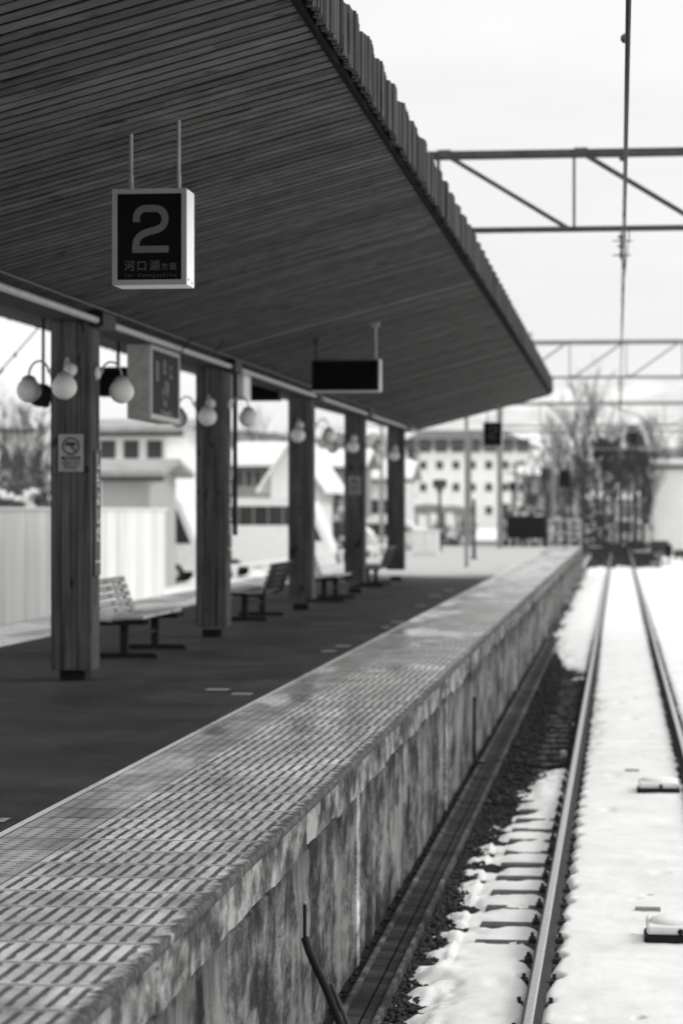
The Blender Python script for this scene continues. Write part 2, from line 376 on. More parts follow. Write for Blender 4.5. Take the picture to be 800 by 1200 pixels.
# rounded coping / nosing, in short stones with a wandering chipped arris
for s in (1, -1):
    root = thing('retaining_wall', (XC + s * 3.05, 0, -1.3), 'stained concrete platform wall beside the snowy track' if s > 0 else 'platform wall on the far side, facing the white sheet fence', 'wall')
    ys = np.concatenate([np.arange(Y0, 30, .06), np.arange(30, Y1, .3)])
    prof = [(3.062, .0), (3.098, .0), (3.105, -.002), (3.109, -.007), (3.109, -.038), (3.102, -.044), (3.0, -.044)]
    V = []; Fc = []; k = len(prof)
    for yy in ys:
        w = (fbm(np.array(yy * 2.6), np.array(3.3), 4) - .5) * .012; jw = -.004 if (yy % .71) < .055 else 0
        for (px, pz) in prof:
            e = 1 if px > 3.09 else 0
            V.append((XC + s * (px + e * (w + jw)), yy, pz + e * (w * .6)))
    for i in range(len(ys) - 1):
        for j in range(k - 1):
            q = (i * k + j, i * k + j + 1, (i + 1) * k + j + 1, (i + 1) * k + j); Fc.append(q if s < 0 else q[::-1])
    c = MB(); c.v = V; c.f = Fc; c.build('coping', M['tiles'], root, smooth=True)
    b = MB(); yb = np.concatenate([np.arange(Y0, 30, .035), np.arange(30, Y1, .2)])    # beam with a broken lower edge
    fr_ = XC + s * 3.099
    for i in range(len(yb) - 1):
        P4 = []
        for y_ in (yb[i], yb[i + 1]):
            blk = math.floor(y_ / 1.3); zb_ = -.20 - .035 * vnoise(np.array(blk * 1.7), np.array(9.)) + .05 * (fbm(np.array(y_ * 2.2), np.array(5.5), 5) - .5)
            g_ = .012 if (y_ % 1.3) < .03 else 0
            xf = fr_ - s * (g_ + .010 * fbm(np.array(y_ * 4.), np.array(1.))); P4.append((xf, y_, zb_))
        (xa_, y0_, za_), (xb_, y1_, zb2) = P4
        q1 = [(xa_, y0_, za_), (xb_, y1_, zb2), (xb_, y1_, -.043), (xa_, y0_, -.043)]; q2 = [(XC + s * 2.95, y0_, za_ + .01), (XC + s * 2.95, y1_, zb2 + .01), (xb_, y1_, zb2), (xa_, y0_, za_)]
        b.quad(q1 if s > 0 else q1[::-1]); b.quad(q2 if s > 0 else q2[::-1])
    b.build('beam', M['beam'], root)
    # lower wall as displaced sheet with thickness
    yy = np.concatenate([np.arange(Y0, 28, .05), np.arange(28, Y1 + .1, .25)]); zz = np.concatenate([np.linspace(-1.36, -.34, 34), np.linspace(-.33, -.10, 20)])
    YY, ZZ = np.meshgrid(yy, zz)
    off = (fbm(YY * 3, ZZ * 3) - .5) * .03 + (fbm(YY * 14, ZZ * 14) - .5) * .010
    off -= .02 * (sstep((YY % 3.4), 0, .02) * (1 - sstep((YY % 3.4), .03, .05)))
    off = off - .075 * sstep(ZZ + .06 * (fbm(YY * 2.2, ZZ * 0 + 3., 4) - .5), -.285, -.25)
    X = XC + s * (3.050 + off)
    V = np.stack([X, YY, ZZ], -1).reshape(-1, 3); nx = len(yy); idx = np.arange(V.shape[0]).reshape(len(zz), nx)
    Fq = np.stack([idx[:-1, :-1], idx[:-1, 1:], idx[1:, 1:], idx[1:, :-1]], -1).reshape(-1, 4)
    w = MB(); w.v = [tuple(p) for p in V]; w.f = [tuple(int(t) for t in (f if s > 0 else f[::-1])) for f in Fq]
    x0, x1 = sorted((XC + s * 2.6, XC + s * 2.93)); w.box(x0, x1, Y0, Y1, -1.36, -.09)
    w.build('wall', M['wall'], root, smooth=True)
    if s > 0:
        for yv in (14.2, 21.6, 29.0, 36.4, 43.8, 51.2, 58.6, 66, 73.4, 80.8):    # buttress strips
            q = MB(); q.box(-1.56, -1.535, yv, yv + .16, -1.36, -.21); q.build('pilaster', M['beam'], root)
mb = MB(); mb.box(XL, XE, Y1, Y1 + .3, -1.3, -.01); mb.build('platform_end', M['beam'], kind='structure')

# snow lying between wall and track
def Xedge(Y):
    return np.interp(Y, [0, 12, 17, 20, 22, 24, 26, 29, 33, 38, 41, 45, 48, 60, 120], [-1.20, -1.20, -1.17, -1.10, -1.0, -.88, -.66, -.50, -.56, -.62, -1.0, -1.25, -1.42, -1.5, -1.56])
xs = np.concatenate([np.arange(-1.62, 1.75, .022), np.linspace(1.75, 9, 60), np.linspace(9.5, 60, 25)])
ys = np.concatenate([np.arange(3, 22, .035), np.arange(22, 50, .07), np.arange(50, 215, .3)])
X, Y = np.meshgrid(xs, ys)
RL, RR = -.445, .685
n1 = fbm(X * 2.2, Y * 1.3, 5) - .5; n2 = fbm(X * 9, Y * 7, 4) - .5; n3 = fbm(X * 25, Y * 22, 3) - .5
SP = .665
ph = np.abs(((Y / SP) % 1) - .5) * 2                 # 0 at a sleeper centre (sleepers stand at SP * (k + .5))
cov = (X - Xedge(Y)) / .10 + n2 * 2.6 + n1 * 3.4 + (ph - .4) * 1.3
patch = sstep(Y, 22, 27) * (1 - sstep(Y, 40, 47)) * (X < RL)
cov += patch * (fbm(X * 3, Y * 4.5) - .62) * 9
# melted strips over the sleeper ends left of the rail
st = (X > -.95) & (X < RL) & (Y > 14.8) & (Y < 20.3)
mm = (1 - sstep(ph + n2 * .5, .26, .46)) * sstep(vnoise(np.floor(Y / SP) * 3.7 + 2, Y * 0 + 5.), .38, .60) * sstep(X + n2 * .5 - .32 * (vnoise(np.floor(Y / SP) * 5.1, Y * 0 + 2.) - .4), -.93, -.86) * sstep(vnoise(X * 7, np.floor(Y / SP) * 3.3) + (X + .75), .12, .35)
ph = np.abs(Y / SP - np.floor(Y / SP) - .5) * 2
cov = np.where(st, cov * (1 - mm) + np.minimum(cov, -.9) * mm, cov)
for xr, fade in ((RL, 58), (RR, 90)):
    gap = (.050 + .040 * (1 - sstep(ph, .1, .5)) + n2 * .09) * (.18 + .82 * sstep(Y + n1 * 3, 13.2, 15.4)) + .026 * (1 - sstep(Y, 13.2, 15.4)) * (1 - sstep(ph, .12, .3)) + .012
    gap = gap * (1 - .55 * sstep(Y, fade * .6, fade)); gap = np.where((X > xr), gap + .012, gap + .004)
    cov = np.minimum(cov, (np.abs(X - xr) - gap) / .022 + 1.2)
endc = (114 - Y + n1 * 22 + (X - .1) * .2) / .6
endc = np.where(Y > 112, np.maximum(endc, (fbm(X * 1.1, Y * .35, 4) - .60) * 16 - np.clip(3.2 - np.abs(X), 0, 2.4) * 1.0), endc)
cov = np.minimum(cov, endc)
far = sstep(Y, 48, 60) * (1 - sstep(Y, 108, 114)) * (X > 1.0)
cov = np.minimum(cov, np.where(far > .5, 5 - 26 * sstep(fbm(X * 1.3 + 5, Y * .55, 4), .62, .78), 99))
cov = np.minimum(cov, 4.5 - 14 * sstep(fbm(X * 5 + 9, Y * 3.1 + 4, 3), .74, .84))
lift = sstep(cov, -.8, 3.4) * np.where((X > -1.0) & (X < RL), 1 - .42 * sstep(Y, 13.6, 14.6) * (1 - sstep(Y, 21, 22.5)), 1)
Z = ZB - .03 + lift * (.105 + .030 * n1 + .008 * n2 + .005 * n3 + .008 * (1 - ph))
Z += np.where(X > 1.6, .05 * sstep(X, 1.6, 3.0) * (1 + n1), 0)
def foot(Z, x0, y0, r, dp): return Z - dp * np.exp(-(((X - x0) / (r * .55)) ** 2 + ((Y - y0) / r) ** 2) ** 1.5)
for k in range(34): Z = foot(Z, random.uniform(-.2, .6), 8 + k * 2.3 + random.uniform(-.5, .5), random.uniform(.07, .16), random.uniform(.01, .03))
for k in range(26): Z = foot(Z, random.uniform(-1.1, -.6), 7 + random.uniform(0, 8), random.uniform(.06, .12), random.uniform(.008, .02))
grid('snow', xs, ys, Z, M['snow'], kind='structure')

mb = MB(); mb.quad([(-16, 113, ZB + .002), (-1.8, 113, ZB + .002), (-1.8, 230, ZB + .002), (-16, 230, ZB + .002)]); mb.quad([(2.2, 116, ZB + .002), (16, 121, ZB + .002), (16, 230, ZB + .002), (2.2, 230, ZB + .002)])
mb.build('yard', M['yard'], kind='structure')
# stones
mb = MB()
ico = [(-.53, 0, .85), (.53, 0, .85), (-.53, 0, -.85), (.53, 0, -.85), (0, .85, .53), (0, .85, -.53), (0, -.85, .53), (0, -.85, -.53), (.85, .53, 0), (-.85, .53, 0), (.85, -.53, 0), (-.85, -.53, 0)]
icf = [(0, 4, 1), (0, 9, 4), (9, 5, 4), (4, 5, 8), (4, 8, 1), (8, 10, 1), (8, 3, 10), (5, 3, 8), (5, 2, 3), (2, 7, 3), (7, 10, 3), (7, 6, 10), (7, 11, 6), (11, 0, 6), (0, 1, 6), (6, 1, 10), (9, 0, 11), (9, 11, 2), (9, 2, 5), (7, 2, 11)]
def stone(x, y, z, r):
    i = len(mb.v); a = random.random() * 6.3; sx, sy, sz = (random.uniform(.6, 1.25) for _ in range(3)); ca, sa = math.cos(a), math.sin(a)
    for p in ico:
        j = random.uniform(.8, 1.15); px, py, pz = p[0] * sx * r * j, p[1] * sy * r * j, p[2] * sz * r * .8 * j
        mb.v.append((x + px * ca - py * sa, y + px * sa + py * ca, z + pz))
    mb.f.extend([(i + a, i + b, i + c) for a, b, c in icf])
for k in range(8600):
    y = 6 + 42 * random.random() ** 1.0; xe = float(Xedge(y)) + .12
    zone = random.random()
    x = random.uniform(-1.545, -1.455) if zone < .12 else random.uniform(-1.24, max(-1.15, xe))
    stone(x, y, ZB + (random.uniform(0, .012) if y < 22 or x < -1.2 else random.uniform(0, .045)), random.uniform(.010, .024 if y < 22 else .032))
for k in range(1500):
    y = random.uniform(8, 45); x = (RL if random.random() < .5 else RR) + random.choice((-1, 1)) * random.uniform(.06, .12); stone(x, y, ZB + .01, random.uniform(.010, .022))
for k in range(1500):
    stone(random.uniform(-1.2, 8), random.uniform(112, 200), ZB + .01, random.uniform(.03, .07))
mb.build('ballast', M['stone'], kind='stuff', label='dark wet ballast stones beside the platform wall and rails', cat='gravel')

# ------------------------------------------------------------------ cable trough
root = thing('cable_trough', (-1.35, 20, ZB), 'dark concrete cable trough running along the foot of the platform wall', 'cable trough')
mb = MB(); mb.box(-1.455, -1.425, Y0, 110, ZB, -1.20); mb.box(-1.262, -1.235, Y0, 110, ZB, -1.205); mb.build('side', M['curb'], root, bevel=.004)
mb = MB(); y = Y0
while y < 110:
    e = y + 1.0; t = random.uniform(-.001, .001); mb.box(-1.423 + random.uniform(0, .004), -1.340, y, e - .003, -1.232 + t, -1.222 + t); y = e
mb.build('lid', M['trough'], root)
mb = MB(); y = Y0 + .2
while y < 110:
    e = y + 1.0; t = random.uniform(-.001, .001); mb.box(-1.330, -1.264, y, e - .003, -1.240 + t, -1.230 + t); y = e
mb.build('lid', M['trough'], root)

# ------------------------------------------------------------------ rails & sleepers
def rail(x, label):
    root = thing('rail', (x, 50, ZB + .03), label, 'rail')
    y0, y1 = Y0, 330; zf = -1.235; zt = -1.08
    half = [(.060, zf), (.060, zf + .010), (.015, zf + .028), (.0085, zf + .045), (.0085, zt - .045), (.0325, zt - .036), (.0325, zt - .008)]
    poly = [(x + a, b) for a, b in half] + [(x - a, b) for a, b in reversed(half)]
    mb = MB(); mb.prism(poly, lambda a, b: (a, y0, b), lambda a, b: (a, y1, b)); mb.build('web', M['rail_web'], root)
    top = [(x + .0270, zt - .0075), (x + .0250, zt - .003), (x + .017, zt), (x - .017, zt), (x - .0250, zt - .003), (x - .0270, zt - .0075)]
    mb = MB(); mb.prism(top, lambda a, b: (a, y0, b), lambda a, b: (a, y1, b)); mb.build('head', M['rail_head'], root)
rail(RL, 'polished steel rail nearer the platform, dark melted gap on both sides')
rail(RR, 'polished steel rail farther from the platform, running out of frame at the right')
root = thing('sleeper', (.12, SP * 10.5, ZB), 'grey concrete sleeper half buried in snow under the two rails', 'sleeper', 'sleepers under the near track')
mb = MB(); yy = SP * 10.5
mb.hexa([(-.90, yy - .12, ZB - .05), (1.14, yy - .12, ZB - .05), (1.14, yy + .12, ZB - .05), (-.90, yy + .12, ZB - .05), (-.885, yy - .085, -1.237), (1.125, yy - .085, -1.237), (1.125, yy + .085, -1.237), (-.885, yy + .085, -1.237)])
mb.build('body', M['sleeper'], root, bevel=.01)
for xr in (RL, RR):
    for sx in (-1, 1):
        mb = MB(); mb.box(xr + sx * .085 - .022, xr + sx * .085 + .022, yy - .045, yy + .045, -1.236, -1.205); mb.tube([(xr + sx * .085, yy, -1.206), (xr + sx * .085, yy, -1.175)], .011, 8)
        mb.build('fastening', M['rail_web'], root, bevel=.003)
for k in range(11, 75): clone(root, (.12, SP * (k + .5), ZB))

# ------------------------------------------------------------------ canopy
RY0, RY1 = -4.0, 53.6
def hv(y): return CAMZ + 1.80 + .0045 * (y - 53.6)
SL = .262; XR, XW = -1.53, -8.6        # right and left eaves
def zs(x, y): return hv(y) + SL * abs(x - XC)
can = thing('platform_canopy', (XC, 24, 0), 'dark timber butterfly canopy on five columns over the platform', 'canopy')
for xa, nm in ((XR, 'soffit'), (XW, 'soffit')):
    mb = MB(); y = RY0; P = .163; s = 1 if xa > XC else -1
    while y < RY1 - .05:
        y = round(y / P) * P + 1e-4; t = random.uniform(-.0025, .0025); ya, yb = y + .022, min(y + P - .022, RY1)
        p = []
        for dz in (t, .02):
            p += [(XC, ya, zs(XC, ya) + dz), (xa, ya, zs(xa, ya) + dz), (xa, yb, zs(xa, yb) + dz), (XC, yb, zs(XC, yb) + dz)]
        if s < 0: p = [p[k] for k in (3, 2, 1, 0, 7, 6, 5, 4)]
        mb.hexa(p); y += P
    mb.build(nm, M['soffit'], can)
    mb = MB()
    mb.hexa([(XC, RY0, zs(XC, RY0) + .007), (xa, RY0, zs(xa, RY0) + .007), (xa, RY1, zs(xa, RY1) + .007), (XC, RY1, zs(XC, RY1) + .007),
             (XC, RY0, zs(XC, RY0) + .20), (xa, RY0, zs(xa, RY0) + .20), (xa, RY1, zs(xa, RY1) + .20), (XC, RY1, zs(XC, RY1) + .20)])
    mb.build('roof_deck', M['gap_shade'], can)  # near-black sheet close above the boards paints the shade in their gaps
    # eaves trim board, near-black to stand in for the shaded gap by the slats
    mb = MB(); mb.hexa([(xa, RY0, zs(xa, RY0) - .012), (xa + s * .03, RY0, zs(xa, RY0) - .012), (xa + s * .03, RY1, zs(xa, RY1) - .012), (xa, RY1, zs(xa, RY1) - .012),
                        (xa, RY0, zs(xa, RY0) + .15), (xa + s * .03, RY0, zs(xa, RY0) + .15), (xa + s * .03, RY1, zs(xa, RY1) + .15), (xa, RY1, zs(xa, RY1) + .15)])
    mb.build('eaves_board', M['gap_shade'], can)
    # upright slats in bowed groups
    mb = MB(); y = RY0; PW = .80; w = .0421053
    while y < RY1:
        q = (y % PW) / PW; arch = math.sin(math.pi * q); xo = xa + s * (.033 + .026 * arch); r = random.uniform(-.010, .010)
        z0 = zs(xa, y) + .004 + random.uniform(-.014, .014) + .025 * (1 - arch); z1 = zs(xa, y) + .305 + .024 * arch
        ww = w * random.uniform(.80, 1.0); a, b = sorted((xo, xo + s * .035))
        ang = -s * .18 * math.cos(math.pi * q); Mx = Matrix.Translation((xo + s * .017, y + ww / 2, 0)) @ Matrix.Rotation(ang, 4, 'Z')
        mb.box(-.018 + r, .018 + r, -ww / 2, ww / 2, z0, z1, Mx); y += w
    mb.build('slat_fascia', M['slat'], can, bevel=.004)
    mb = MB()
    y = RY0
    while y < RY1 - .4:           # capping behind the slats, one bowed lid per group
        k = math.floor(y / PW + 1e-3) * PW
        pts = []
        for j in range(9):
            q = j / 8; arch = math.sin(math.pi * q); pts.append((xa + s * (.03 + .026 * arch), min(k + q * PW, RY1), zs(xa, k) + .294 + .024 * arch))
        for j in range(8):
            a, b = pts[j], pts[j + 1]; mb.quad([a, b, (xa - s * .3, b[1], b[2] - .09), (xa - s * .3, a[1], a[2] - .09)][::s])
        y = k + PW
    mb.build('capping', M['deck'], can)
# end gables
for yy, sgn in ((RY1, 1), (RY0, -1)):
    mb = MB()
    for xa in (XR, XW):
        a, b = yy, yy + sgn * .05
        if xa > XC: x0, x1 = XC, xa
        else: x0, x1 = xa, XC
        ya, yb = min(a, b), max(a, b)
        mb.hexa([(x0, ya, zs(x0, yy) - .03), (x1, ya, zs(x1, yy) - .03), (x1, yb, zs(x1, yy) - .03), (x0, yb, zs(x0, yy) - .03),
                 (x0, ya, zs(x0, yy) + .25), (x1, ya, zs(x1, yy) + .25), (x1, yb, zs(x1, yy) + .25), (x0, yb, zs(x0, yy) + .25)])
    mb.build('end_board', M['slat'], can)
mb = MB(); mb.hexa([(XC - .16, RY0, hv(RY0) - .03), (XC + .16, RY0, hv(RY0) - .03), (XC + .16, RY1, hv(RY1) - .03), (XC - .16, RY1, hv(RY1) - .03),
                    (XC - .16, RY0, hv(RY0) + .05), (XC + .16, RY0, hv(RY0) + .05), (XC + .16, RY1, hv(RY1) + .05), (XC - .16, RY1, hv(RY1) + .05)])
mb.build('valley_board', M['slat'], can)
mb = MB(); mb.tube([(-4.37, RY0, hv(RY0) - .03), (-4.37, RY1, hv(RY1) - .03)], .031, 10); mb.build('conduit', M['pipe'], can)
mb = MB(); mb.tube([(-4.29, RY0, hv(RY0) + .05), (-4.29, RY1, hv(RY1) + .05)], .012, 8); mb.build('conduit', M['dgrey'], can)
COLS = [20.23, 27.30, 35.05, 42.30, 50.15]
z1 = hv(COLS[0]) - .035
cc = bpy.data.objects.new('column', None)
mbs = MB(); w = .174; x0, y0 = XC, COLS[0]
# four facing boards per side on a core, small gaps
n = 3
mbs.box(x0 - w + .012, x0 + w - .012, y0 - w + .012, y0 + w - .012, .085, z1)
ed = [0, .27, .36 + .31, 1.0]
for a, b in zip(ed[:-1], ed[1:]):
    u0, u1 = -w + 2 * w * a + .003, -w + 2 * w * b - .003; t = random.uniform(0, .004)
    mbs.box(x0 + u0, x0 + u1, y0 - w - t, y0 - w + .02, .08, z1); mbs.box(x0 + u0, x0 + u1, y0 + w - .02, y0 + w + t, .08, z1)
    mbs.box(x0 + w - .02, x0 + w + t + .001, y0 + max(u0, -w + .021), y0 + min(u1, w - .021), .08, z1); mbs.box(x0 - w - t - .001, x0 - w + .02, y0 + max(u0, -w + .021), y0 + min(u1, w - .021), .08, z1)
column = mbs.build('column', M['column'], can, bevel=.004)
bpy.data.objects.remove(cc)
fm = MB()
fm.box(x0 - .11, x0 + .11, y0 - .11, y0 + .11, 0, .085)
foot_o = fm.build('column_foot', M['black'], can); foot_o.parent = column; foot_o.matrix_parent_inverse = Matrix.Identity(4)
foot_o.location = (0, 0, 0)
foot_cap = MB(); foot_cap.box(x0 - .10, x0 + .10, y0 - .10, y0 + .10, z1, z1 + .05)
for k, cy in enumerate(COLS[1:]):
    c = copy_tree(column, can); c.location.y += cy - COLS[0]; c.location.z += hv(cy) - hv(COLS[0])
    ch = c.children[0]; ch.location.z = -(hv(cy) - hv(COLS[0]))
    c.scale.z = 1.0
# down pipe on the fourth column
mb = MB(); mb.tube([(-4.40, 27.62, 1.15), (-4.40, 27.62, hv(27.6) - .05)], .028, 8); mb.build('down_pipe', M['black'], can)
for cy in COLS:
    mb = MB(); mb.box(-4.43, -4.31, cy - .22, cy + .30, hv(cy) - .085, hv(cy) + .045); mb.build('conduit_bracket', M['black'], can)
for (u0, v0, d0, u1, v1, d1) in ((240, 378, 24.5, 212, 412, 24.0), (270, 388, 25.5, 250, 416, 25.0), (132, 385, 22.6, 118, 372, 22.4)):
    mb = MB(); mb.tube([at(u0, v0, d0), at(u1, v1, d1)], .008, 6); mb.build('brace', M['black'], can)

# ------------------------------------------------------------------ globe lamps
def lamp(cx, cy, cz, dx, dy, label):
    """bracket on a column face at (cx,cy,cz), arm reaching in direction (dx,dy)"""
    d = Vector((dx, dy, 0)); P = Vector((cx, cy, cz)); root = thing('wall_lamp', P, label, 'lamp', 'globe lamps on the canopy columns')
    Rm = Vector((0, 0, 1)).rotation_difference(d).to_matrix()
    mb = MB(); mb.lathe(P, [(.0001, 0), (.06, 0), (.062, .012), (.045, .035), (.015, .045), (.0001, .046)], 18, Rm); mb.build('backplate', M['globe'], root, smooth=True)
    arm = [P + d * .04]
    for t in range(0, 13):
        a = math.pi * t / 12; arm.append(P + d * (.055 + .085 * (1 - math.cos(a)) ) + Vector((0, 0, .11 * math.sin(a) - .03 * t / 12)))
    mb = MB(); mb.tube(arm, .009, 8); mb.build('arm', M['pipe'], root, smooth=True)
    g = P + d * .225 + Vector((0, 0, -.155))
    mb = MB(); mb.lathe(g, [(.0001, .135), (.02, .13), (.045, .118), (.062, .10), (.065, .062), (.0001, .062)], 18); mb.build('fitter', M['pipe'], root, smooth=True)
    mb = MB(); mb.sphere(g, .105, 26, 16); mb.build('globe', M['globe'], root, smooth=True)
    return root
ordn = ['first', 'second', 'third', 'fourth', 'fifth']
for k, cy in enumerate(COLS):
    z = 2.61 + .0045 * (cy - 20)
    for dx, dy, nm in ((0, -1, 'front'), (1, 0, 'track-side'), (-1, 0, 'far')):
        if dx == -1 and k in (2, 4): continue
        t = random.uniform(-.012, .012)
        lamp(XC + dx * .178, cy + dy * .178, z + t, dx, dy, 'white glass globe lamp on the %s face of the %s column from the camera' % (nm, ordn[k]))

# ------------------------------------------------------------------ platform number signs
def stroke(path, w):
    L_, R_ = [], []
    for i, p in enumerate(path):
        a = Vector(path[max(i - 1, 0)]); b = Vector(path[min(i + 1, len(path) - 1)]); d = (b - a).normalized(); nrm = Vector((-d.y, d.x)) * w / 2
        L_.append(Vector(p) + nrm); R_.append(Vector(p) - nrm)
    return L_, R_
def number_sign(P, label, ys_back=.14):
    """P: centre of the front face"""
    r = thing('platform_sign', P, label, 'sign', 'hanging platform number signs'); X0, Y_, Z0 = P; S = .000616
    W, H = .209, .267
    mb = MB(); mb.box(X0 - W, X0 + W, Y_ + .004, Y_ + .24, Z0 - H, Z0 + H); mb.build('case', M['sign_white'], r, bevel=.004)
    mb = MB(); t = .028
    for a in ((-W, W, H - t, H), (-W, W, -H, -H + t), (-W, -W + t, -H + t, H - t), (W - t, W, -H + t, H - t)): mb.box(X0 + a[0], X0 + a[1], Y_ - .012, Y_ + .0035, Z0 + a[2], Z0 + a[3])
    mb.build('frame', M['sign_grey'], r)
    mb = MB(); mb.box(X0 - W + t, X0 + W - t, Y_ - .003, Y_ + .0035, Z0 - H + t, Z0 + H - t); mb.build('panel', M['face'], r)
    # the numeral
    pts = [(245, 335), (245, 312)]
    for k in range(0, 9): a = math.pi - k / 8 * math.pi / 2; pts.append((330 + 85 * math.cos(a), 300 - 87 * math.sin(a)))
    for k in range(0, 9): a = math.pi / 2 - k / 8 * math.pi / 2; pts.append((415 + 92 * math.cos(a), 300 - 87 * math.sin(a)))
    pts += [(507, 322), (500, 350), (484, 375), (458, 394), (425, 406), (385, 416), (345, 427), (308, 441), (276, 462), (253, 492), (241, 530), (239, 570), (239, 612)]
    cx, cz = 365, 468; f = lambda p: ((p[0] - cx) * S, (cz - p[1]) * S)
    Lp, Rp = stroke([f(p) for p in pts], 64 * S); mb = MB(); n_ = len(Lp); yf = Y_ - .0045
    for i in range(n_ - 1): mb.quad([(X0 + q[0], yf, Z0 + q[1]) for q in (Lp[i], Lp[i + 1], Rp[i + 1], Rp[i])][::-1])
    a = f((270, 550)); b = f((540, 612)); mb.quad([(X0 + a[0], yf, Z0 + b[1]), (X0 + b[0], yf, Z0 + b[1]), (X0 + b[0], yf, Z0 + a[1]), (X0 + a[0], yf, Z0 + a[1])])
    mb.build('numeral', M['numeral'], r)
    fr = FRONT(0, -.0052, 0)
    text([('河', .062, (182 - cx) * S, (cz - 735) * S), ('口', .062, (295 - cx) * S, (cz - 735) * S), ('湖', .062, (410 - cx) * S, (cz - 735) * S),
          ('方', .042, (504 - cx) * S, (cz - 742) * S), ('面', .042, (580 - cx) * S, (cz - 742) * S)], 'lettering', M['letter'], r, fr)
    s = 'for Kawaguchiko'
    text([(c, .031, (145 + i * 32.5 - cx) * S, (cz - 815) * S) for i, c in enumerate(s) if c != ' '], 'lettering', M['faint'], r, fr)
    for xo in (-.125, .145):
        zt = zs(X0 + xo, Y_ + .1); mb = MB(); mb.tube([(X0 + xo, Y_ + .1, Z0 + H), (X0 + xo, Y_ + .1, zt + .01)], .0115, 12); mb.tube([(X0 + xo, Y_ + .1, Z0 + H), (X0 + xo, Y_ + .1, Z0 + H + .09)], .0145, 12)
        mb.build('hanger', M['steel'], r, smooth=False)
    mb = MB()
    for zo, yo in ((-.235, .05), (-.245, .16)): mb.tube([(X0 + W - .002, Y_ + yo, Z0 + zo), (X0 + W + .003, Y_ + yo, Z0 + zo)], .006, 8)
    mb.build('screw', M['black'], r)
    return r
p = at(175.5, 277.5, 13.43); number_sign(p, 'black platform 2 sign in a pale case hanging nearest the camera')
p = at(577, 509, 52.6); number_sign(p, 'small distant platform 2 sign hanging at the far end of the canopy')

# departure display (dark box on two rods)
p = at(404, 440, 27.6); r = thing('departure_display', p, 'dark unlit departure display hanging on two rods mid canopy', 'display'); x, y, z = p
mb = MB(); mb.box(x - .385, x + .385, y, y + .2, z - .17, z + .175); mb.build('case', M['black'], r, bevel=.01)
mb = MB(); mb.box(x + .386, x + .402, y - .01, y + .21, z - .18, z + .185); mb.box(x - .385, x + .385, y - .01, y + .21, z - .187, z - .172); mb.build('trim', M['lgrey'], r)
mb = MB(); mb.box(x - .36, x + .36, y - .008, y - .002, z - .15, z + .15); mb.build('screen', M['face'], r)
for xo in (-.34, .34):
    mb = MB(); zt = zs(x + xo, y + .1); mb.tube([(x + xo, y + .1, z + .175), (x + xo, y + .1, zt + .01)], .016, 10); mb.box(x + xo - .04, x + xo + .04, y + .06, y + .14, zt - .05, zt + .01); mb.build('hanger', M['dgrey'] if xo < 0 else M['steel'], r)

# long direction board hanging between the first two columns
def direction_board(xr, y0, ln, z0, z1_, th, label, lettered=True):
    r = thing('direction_board', (xr - th / 2, y0 + ln / 2, z0), label, 'sign')
    mb = MB(); mb.box(xr - th, xr, y0, y0 + ln, z0, z1_); mb.build('case', M['steel'] if lettered else M['lgrey'], r, bevel=.006)
    t = .05; mb = MB()
    for a in ((0, ln, z0, z0 + t), (0, ln, z1_ - t, z1_), (0, t, z0 + t, z1_ - t), (ln - t, ln, z0 + t, z1_ - t)): mb.box(xr + .001, xr + .02, y0 + a[0], y0 + a[1], a[2], a[3])
    mb.build('frame', M['lgrey'] if lettered else M['white'], r)
    mb = MB(); mb.box(xr + .001, xr + .008, y0 + t, y0 + ln - t, z0 + t, z1_ - t); mb.build('panel', M['panel'] if lettered else M['sign_white'], r)
    if lettered:
        cy, cz = r.location.y, z0; h = z1_ - z0
        fr = SIDE(th / 2 + .010, -ln / 2, 0)
        it = [('出', .17, ln * .48, h * .73), ('口', .17, ln * .70, h * .68), ('方面', .13, ln * .55, h * .47), ('ホーム', .12, ln * .5, h * .38), ('Exit', .12, ln * .5, h * .25), ('for Kawaguchiko', .09, ln * .55, h * .12)]
        text(it, 'lettering', M['mgrey'], r, fr)
        mb = MB()
        for k in range(9): mb.box(xr + .009, xr + .012, y0 + ln * .19, y0 + ln * .28, z1_ - .17 - k * .022, z1_ - .158 - k * .022)
        mb.build('symbol', M['mgrey'], r)
    for yo in (.25, ln - .25):
        mb = MB(); mb.tube([(xr - th / 2, y0 + yo, z1_), (xr - th / 2, y0 + yo, hv(y0) - .10)], .015, 8); mb.build('hanger', M['steel'], r)
    return r
direction_board(-4.53, 23.15, 1.55, 2.33, 3.06, .22, 'grey boxed direction board with dark lettered face between first and second columns')
direction_board(-4.47, 28.6, .55, 2.78, 3.15, .19, 'short plain pale box sign just beyond the second column', False)
def monitor(u, v, d, w, h, label):
    p = at(u, v, d); r = thing('monitor', p, label, 'monitor', 'black monitors under the canopy'); x, y, z = p
    mb = MB(); mb.box(x - w / 2, x + w / 2, y, y + .25, z - h / 2, z + h / 2); mb.build('case', M['black'], r, bevel=.01)
    mb = MB(); mb.box(x - w / 2 + .03, x + w / 2 - .03, y - .006, y - .001, z - h / 2 + .03, z + h / 2 - .03); mb.build('screen', M['face'], r)
    mb = MB(); mb.tube([(x, y + .12, z + h / 2), (x, y + .12, zs(x, y) + .01)], .02, 8); mb.build('hanger', M['black'], r)
monitor(136, 447, 26.6, .42, .32, 'black hanging monitor behind the lamp right of the first column')
monitor(309, 460, 33.5, .44, .22, 'low black hanging monitor between the second and third columns')
